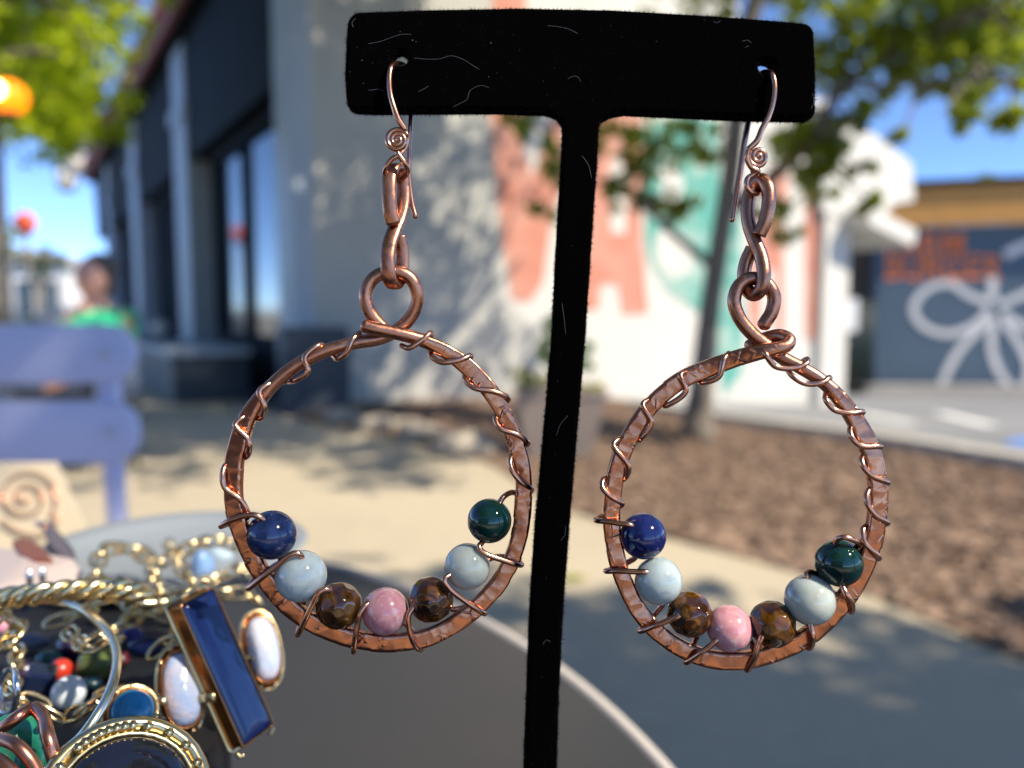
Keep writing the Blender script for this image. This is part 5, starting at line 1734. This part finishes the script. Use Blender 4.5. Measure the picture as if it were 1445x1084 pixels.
setting(322, 940, 54, 216, -23, 'rect', m_lapis, bl, 'long lapis blue bar', lift=.012, dome=.22, beads=14, tx=.8, wall=1.3)
setting(372, 915, 44, 92, -18, 'oval', m_pearl, bl, 'pearl at the far end of the bracelet', lift=.008, dome=.6)
mb = MB()
for a, b in (((222, 995), (236, 985)), ((285, 965), (300, 960)), ((285, 985), (305, 982)), ((350, 930), (362, 926))):
    mb.tube([J(a[0], a[1], .006), J(b[0], b[1], .007)], .0012, 6)
mb.build('hinge_link', m_gold, bl)

# black cabochon ring in front
cr_ = thing('cabochon_pendant', 'big black oval cabochon in a beaded gold setting at the bottom of the heap', 'pendant', J(190, 1090, 0))
bz, c, M_ = setting(178, 1128, 182, 172, 0, 'oval', m_blackcab, cr_, 'dark domed cabochon', lift=.010, dome=.35, wall=.25, beads=0, bez_m=m_gold)
gb = MB()
d = (c - CAM).dot(FWD)
for k in range(26):
    a = R(15 + k * 6)
    u = Vector((math.cos(a) * 97 / 1086 * d, math.sin(a) * 92 / 1086 * d, -.001))
    v = Vector((math.cos(a) * 103 / 1086 * d, math.sin(a) * 98 / 1086 * d, .0004))
    if k % 3 == 0 or 95 < 15 + k * 6 < 140:
        gb.tube([c + M_ @ u, c + M_ @ v], .0007, 7, round_ends=False)
gb.build('prong', m_gold, bz)
wb = MB()
for f, z in ((104, -.0022), (110, -.0032)):
    wb.tube([c + M_ @ Vector((math.cos(a) * f / 1086 * d, math.sin(a) * f * .95 / 1086 * d, z)) for a in [2 * math.pi * k / 60 for k in range(60)]], .0007, 7, closed=True)
wb.build('outer_wire', m_gold, bz)

# green stone wrapped in copper
gs = thing('wrapped_pendant', 'green stone pendant wrapped in thick copper wire at the lower left corner', 'pendant', J(25, 1060, 0))
c, M_, d = facing(22, 1062, .012, -25)
mb = MB(); mb.ball(c, 44 / 1086 * d, 24, (1.0, 1.25, .5), M_); mb.build('stone', m_malach, gs)
def gw(seq, r, nm):
    m1 = MB(); m1.tube(catmull([J(x, y, l) for x, y, l in seq], 8), r / 1086 * d, 9, round_ends=True); m1.build(nm, m_copperold, gs)
gw([(-30, 1040, .014), (0, 1030, .018), (25, 1012, .020), (45, 1000, .020), (60, 1012, .020), (68, 1040, .019), (76, 1070, .016), (85, 1100, .012)], 9, 'frame_wire')
gw([(-40, 1040, .020), (0, 1043, .022), (25, 1053, .022), (45, 1075, .020), (58, 1100, .018)], 8, 'wrap_wire')
gw([(-30, 1065, .020), (-5, 1070, .021), (15, 1085, .020), (30, 1110, .018)], 7, 'wrap_wire')
m1 = MB()
for (x, y) in ((50, 1025), (55, 1040), (58, 1053), (52, 1012), (64, 1062)):
    m1.ball(J(x + 6, y, .016), 5 / 1086 * d, 8)
m1.build('silver_bead', m_silver, gs)
wire_thing('silver_ring', 'small silver ring band standing at the left edge of the heap', 'ring', [(2, 965, .010), (15, 945, .014), (24, 965, .016), (22, 995, .012), (12, 1008, .008), (0, 1000, .006)], 5, m_silver, closed=True)
c, r = JR(12, 1003, 17, .9)
mb = MB(); mb.ball(c, r, 16, (1.2, 1, .8), jitter=.3); tag(mb.build('silver_charm', m_silver), 'crumpled silver charm at the left edge above the copper wrapped stone', 'charm', None)

# cards with copper pieces behind the heap
def card(name, pxs, Y, mt, label, tilt=.02):
    q = [PY(a, b, Y + tilt * (700 - b) / 100) for a, b in pxs]
    q0 = q
    n = (q[1] - q[0]).cross(q[2] - q[0]).normalized()
    m1 = MB(); m1.prism(q, n * .0012)
    return tag(m1.build(name, mt, smooth=False), label, 'card', 'earring cards standing behind the heap')
# a card leans on a small easel block: both stand on the table
zt_ = .7205
def stand_card(xa0, xa1, xb0, xb1, py_top, Ybase, lean, mt, label):
    """bottom edge on the table at depth Ybase, leaning away; x given in pixels at bottom and top"""
    d0 = Ybase
    def X(px, Y): return (px - 722.5) / 1086 * Y
    yt = Ybase + lean
    zt2 = PY(0, py_top, yt).z
    pts = [Vector((X(xa0, d0), d0, zt_)), Vector((X(xa1, d0), d0, zt_)), Vector((X(xb1, yt), yt, zt2)), Vector((X(xb0, yt), yt, zt2))]
    n = (pts[1] - pts[0]).cross(pts[3] - pts[0]).normalized()
    m1 = MB(); m1.prism(pts, -n * .0012)
    o = m1.build('earring_card', mt, smooth=False)
    tag(o, label, 'card', 'earring cards standing behind the heap')
    return pts, n
pts, n = stand_card(-60, 150, -40, 70, 652, .40, .03, m_card, 'cream card holding a flat copper spiral, standing below the lavender chair slats')
def on_card(px, py, off=.002):
    v = FWD + XV * ((px - 722.5) / 1086) - UPV * ((py - 542) / 1086)
    t = (pts[0] - CAM).dot(n) / v.dot(n)
    s_ = 1 if n.dot(CAM - pts[0]) > 0 else -1
    return CAM + v * t + n * s_ * off
spv = [on_card(40 + 44 * (.08 + .92 * k / 80) * math.cos(k * .165), 702 + 40 * (.08 + .92 * k / 80) * math.sin(k * .165)) for k in range(81)] + [on_card(84, 735), on_card(64, 756), on_card(30, 752), on_card(4, 735)]
m1 = MB(); m1.tube(catmull(spv, 3), .00065, 7)
tag(m1.build('spiral_earring', m_copperold), 'flat copper wire spiral hanging on the cream card', 'earring')
# dark display leaf and copper petals in front of the cards
dz = thing('leaf_pendant', 'dark purple grey leaf shaped pendant lying in front of the cream card', 'pendant', G(75, 775, HZ))
m1 = MB(); q = [J(60, 744, .010), J(74, 747, .010), J(104, 784, .006), J(108, 797, .004), J(92, 797, .004), J(70, 774, .007)]
m1.prism(q, (0, 0, .002)); m1.build('leaf', mat('purple_grey_metal', (.16, .14, .16), .4, metal=.4), dz, smooth=False)
m1 = MB(); m1.tube(catmull([J(52, 738, .010), J(58, 742, .011), J(66, 745, .011)], 6), .001, 7); m1.build('bail', m_copperold, dz)
cpn = thing('copper_petal_pendant', 'rust red copper petal lying left of the purple grey leaf', 'pendant', J(45, 785, 0))
for q in ([(18, 772), (38, 768), (60, 780), (75, 800), (50, 798), (28, 788)],):
    m1 = MB(); m1.prism([J(x, y, .010) for x, y in q], (0, 0, .002)); m1.build('petal', mat('rust_copper', (.50, .17, .12), .35, metal=.8), cpn, smooth=False)
m1 = MB()
m1.prism([J(-10, 780, .008), J(50, 786, .010), J(105, 797, .010), J(117, 815, .008), J(116, 826, .006), J(60, 836, .006), J(-10, 842, .006)], (0, 0, .002))
tag(m1.build('cuff_bracelet', mat('taupe_leather', (.46, .38, .35), .5, bump=(90, .3, .002)), smooth=False, bevel=.0008), 'flat taupe cuff with rounded corner lying behind the twisted bangle', 'cuff')
m1 = MB()
for (x, y) in ((42, 816), (60, 813)):
    m1.ball(J(x, y, .012), .0013, 10, (.8, .8, 2.0))
tag(m1.build('stud_pair', m_silver), 'two small bright silver studs on the taupe cuff', 'studs')
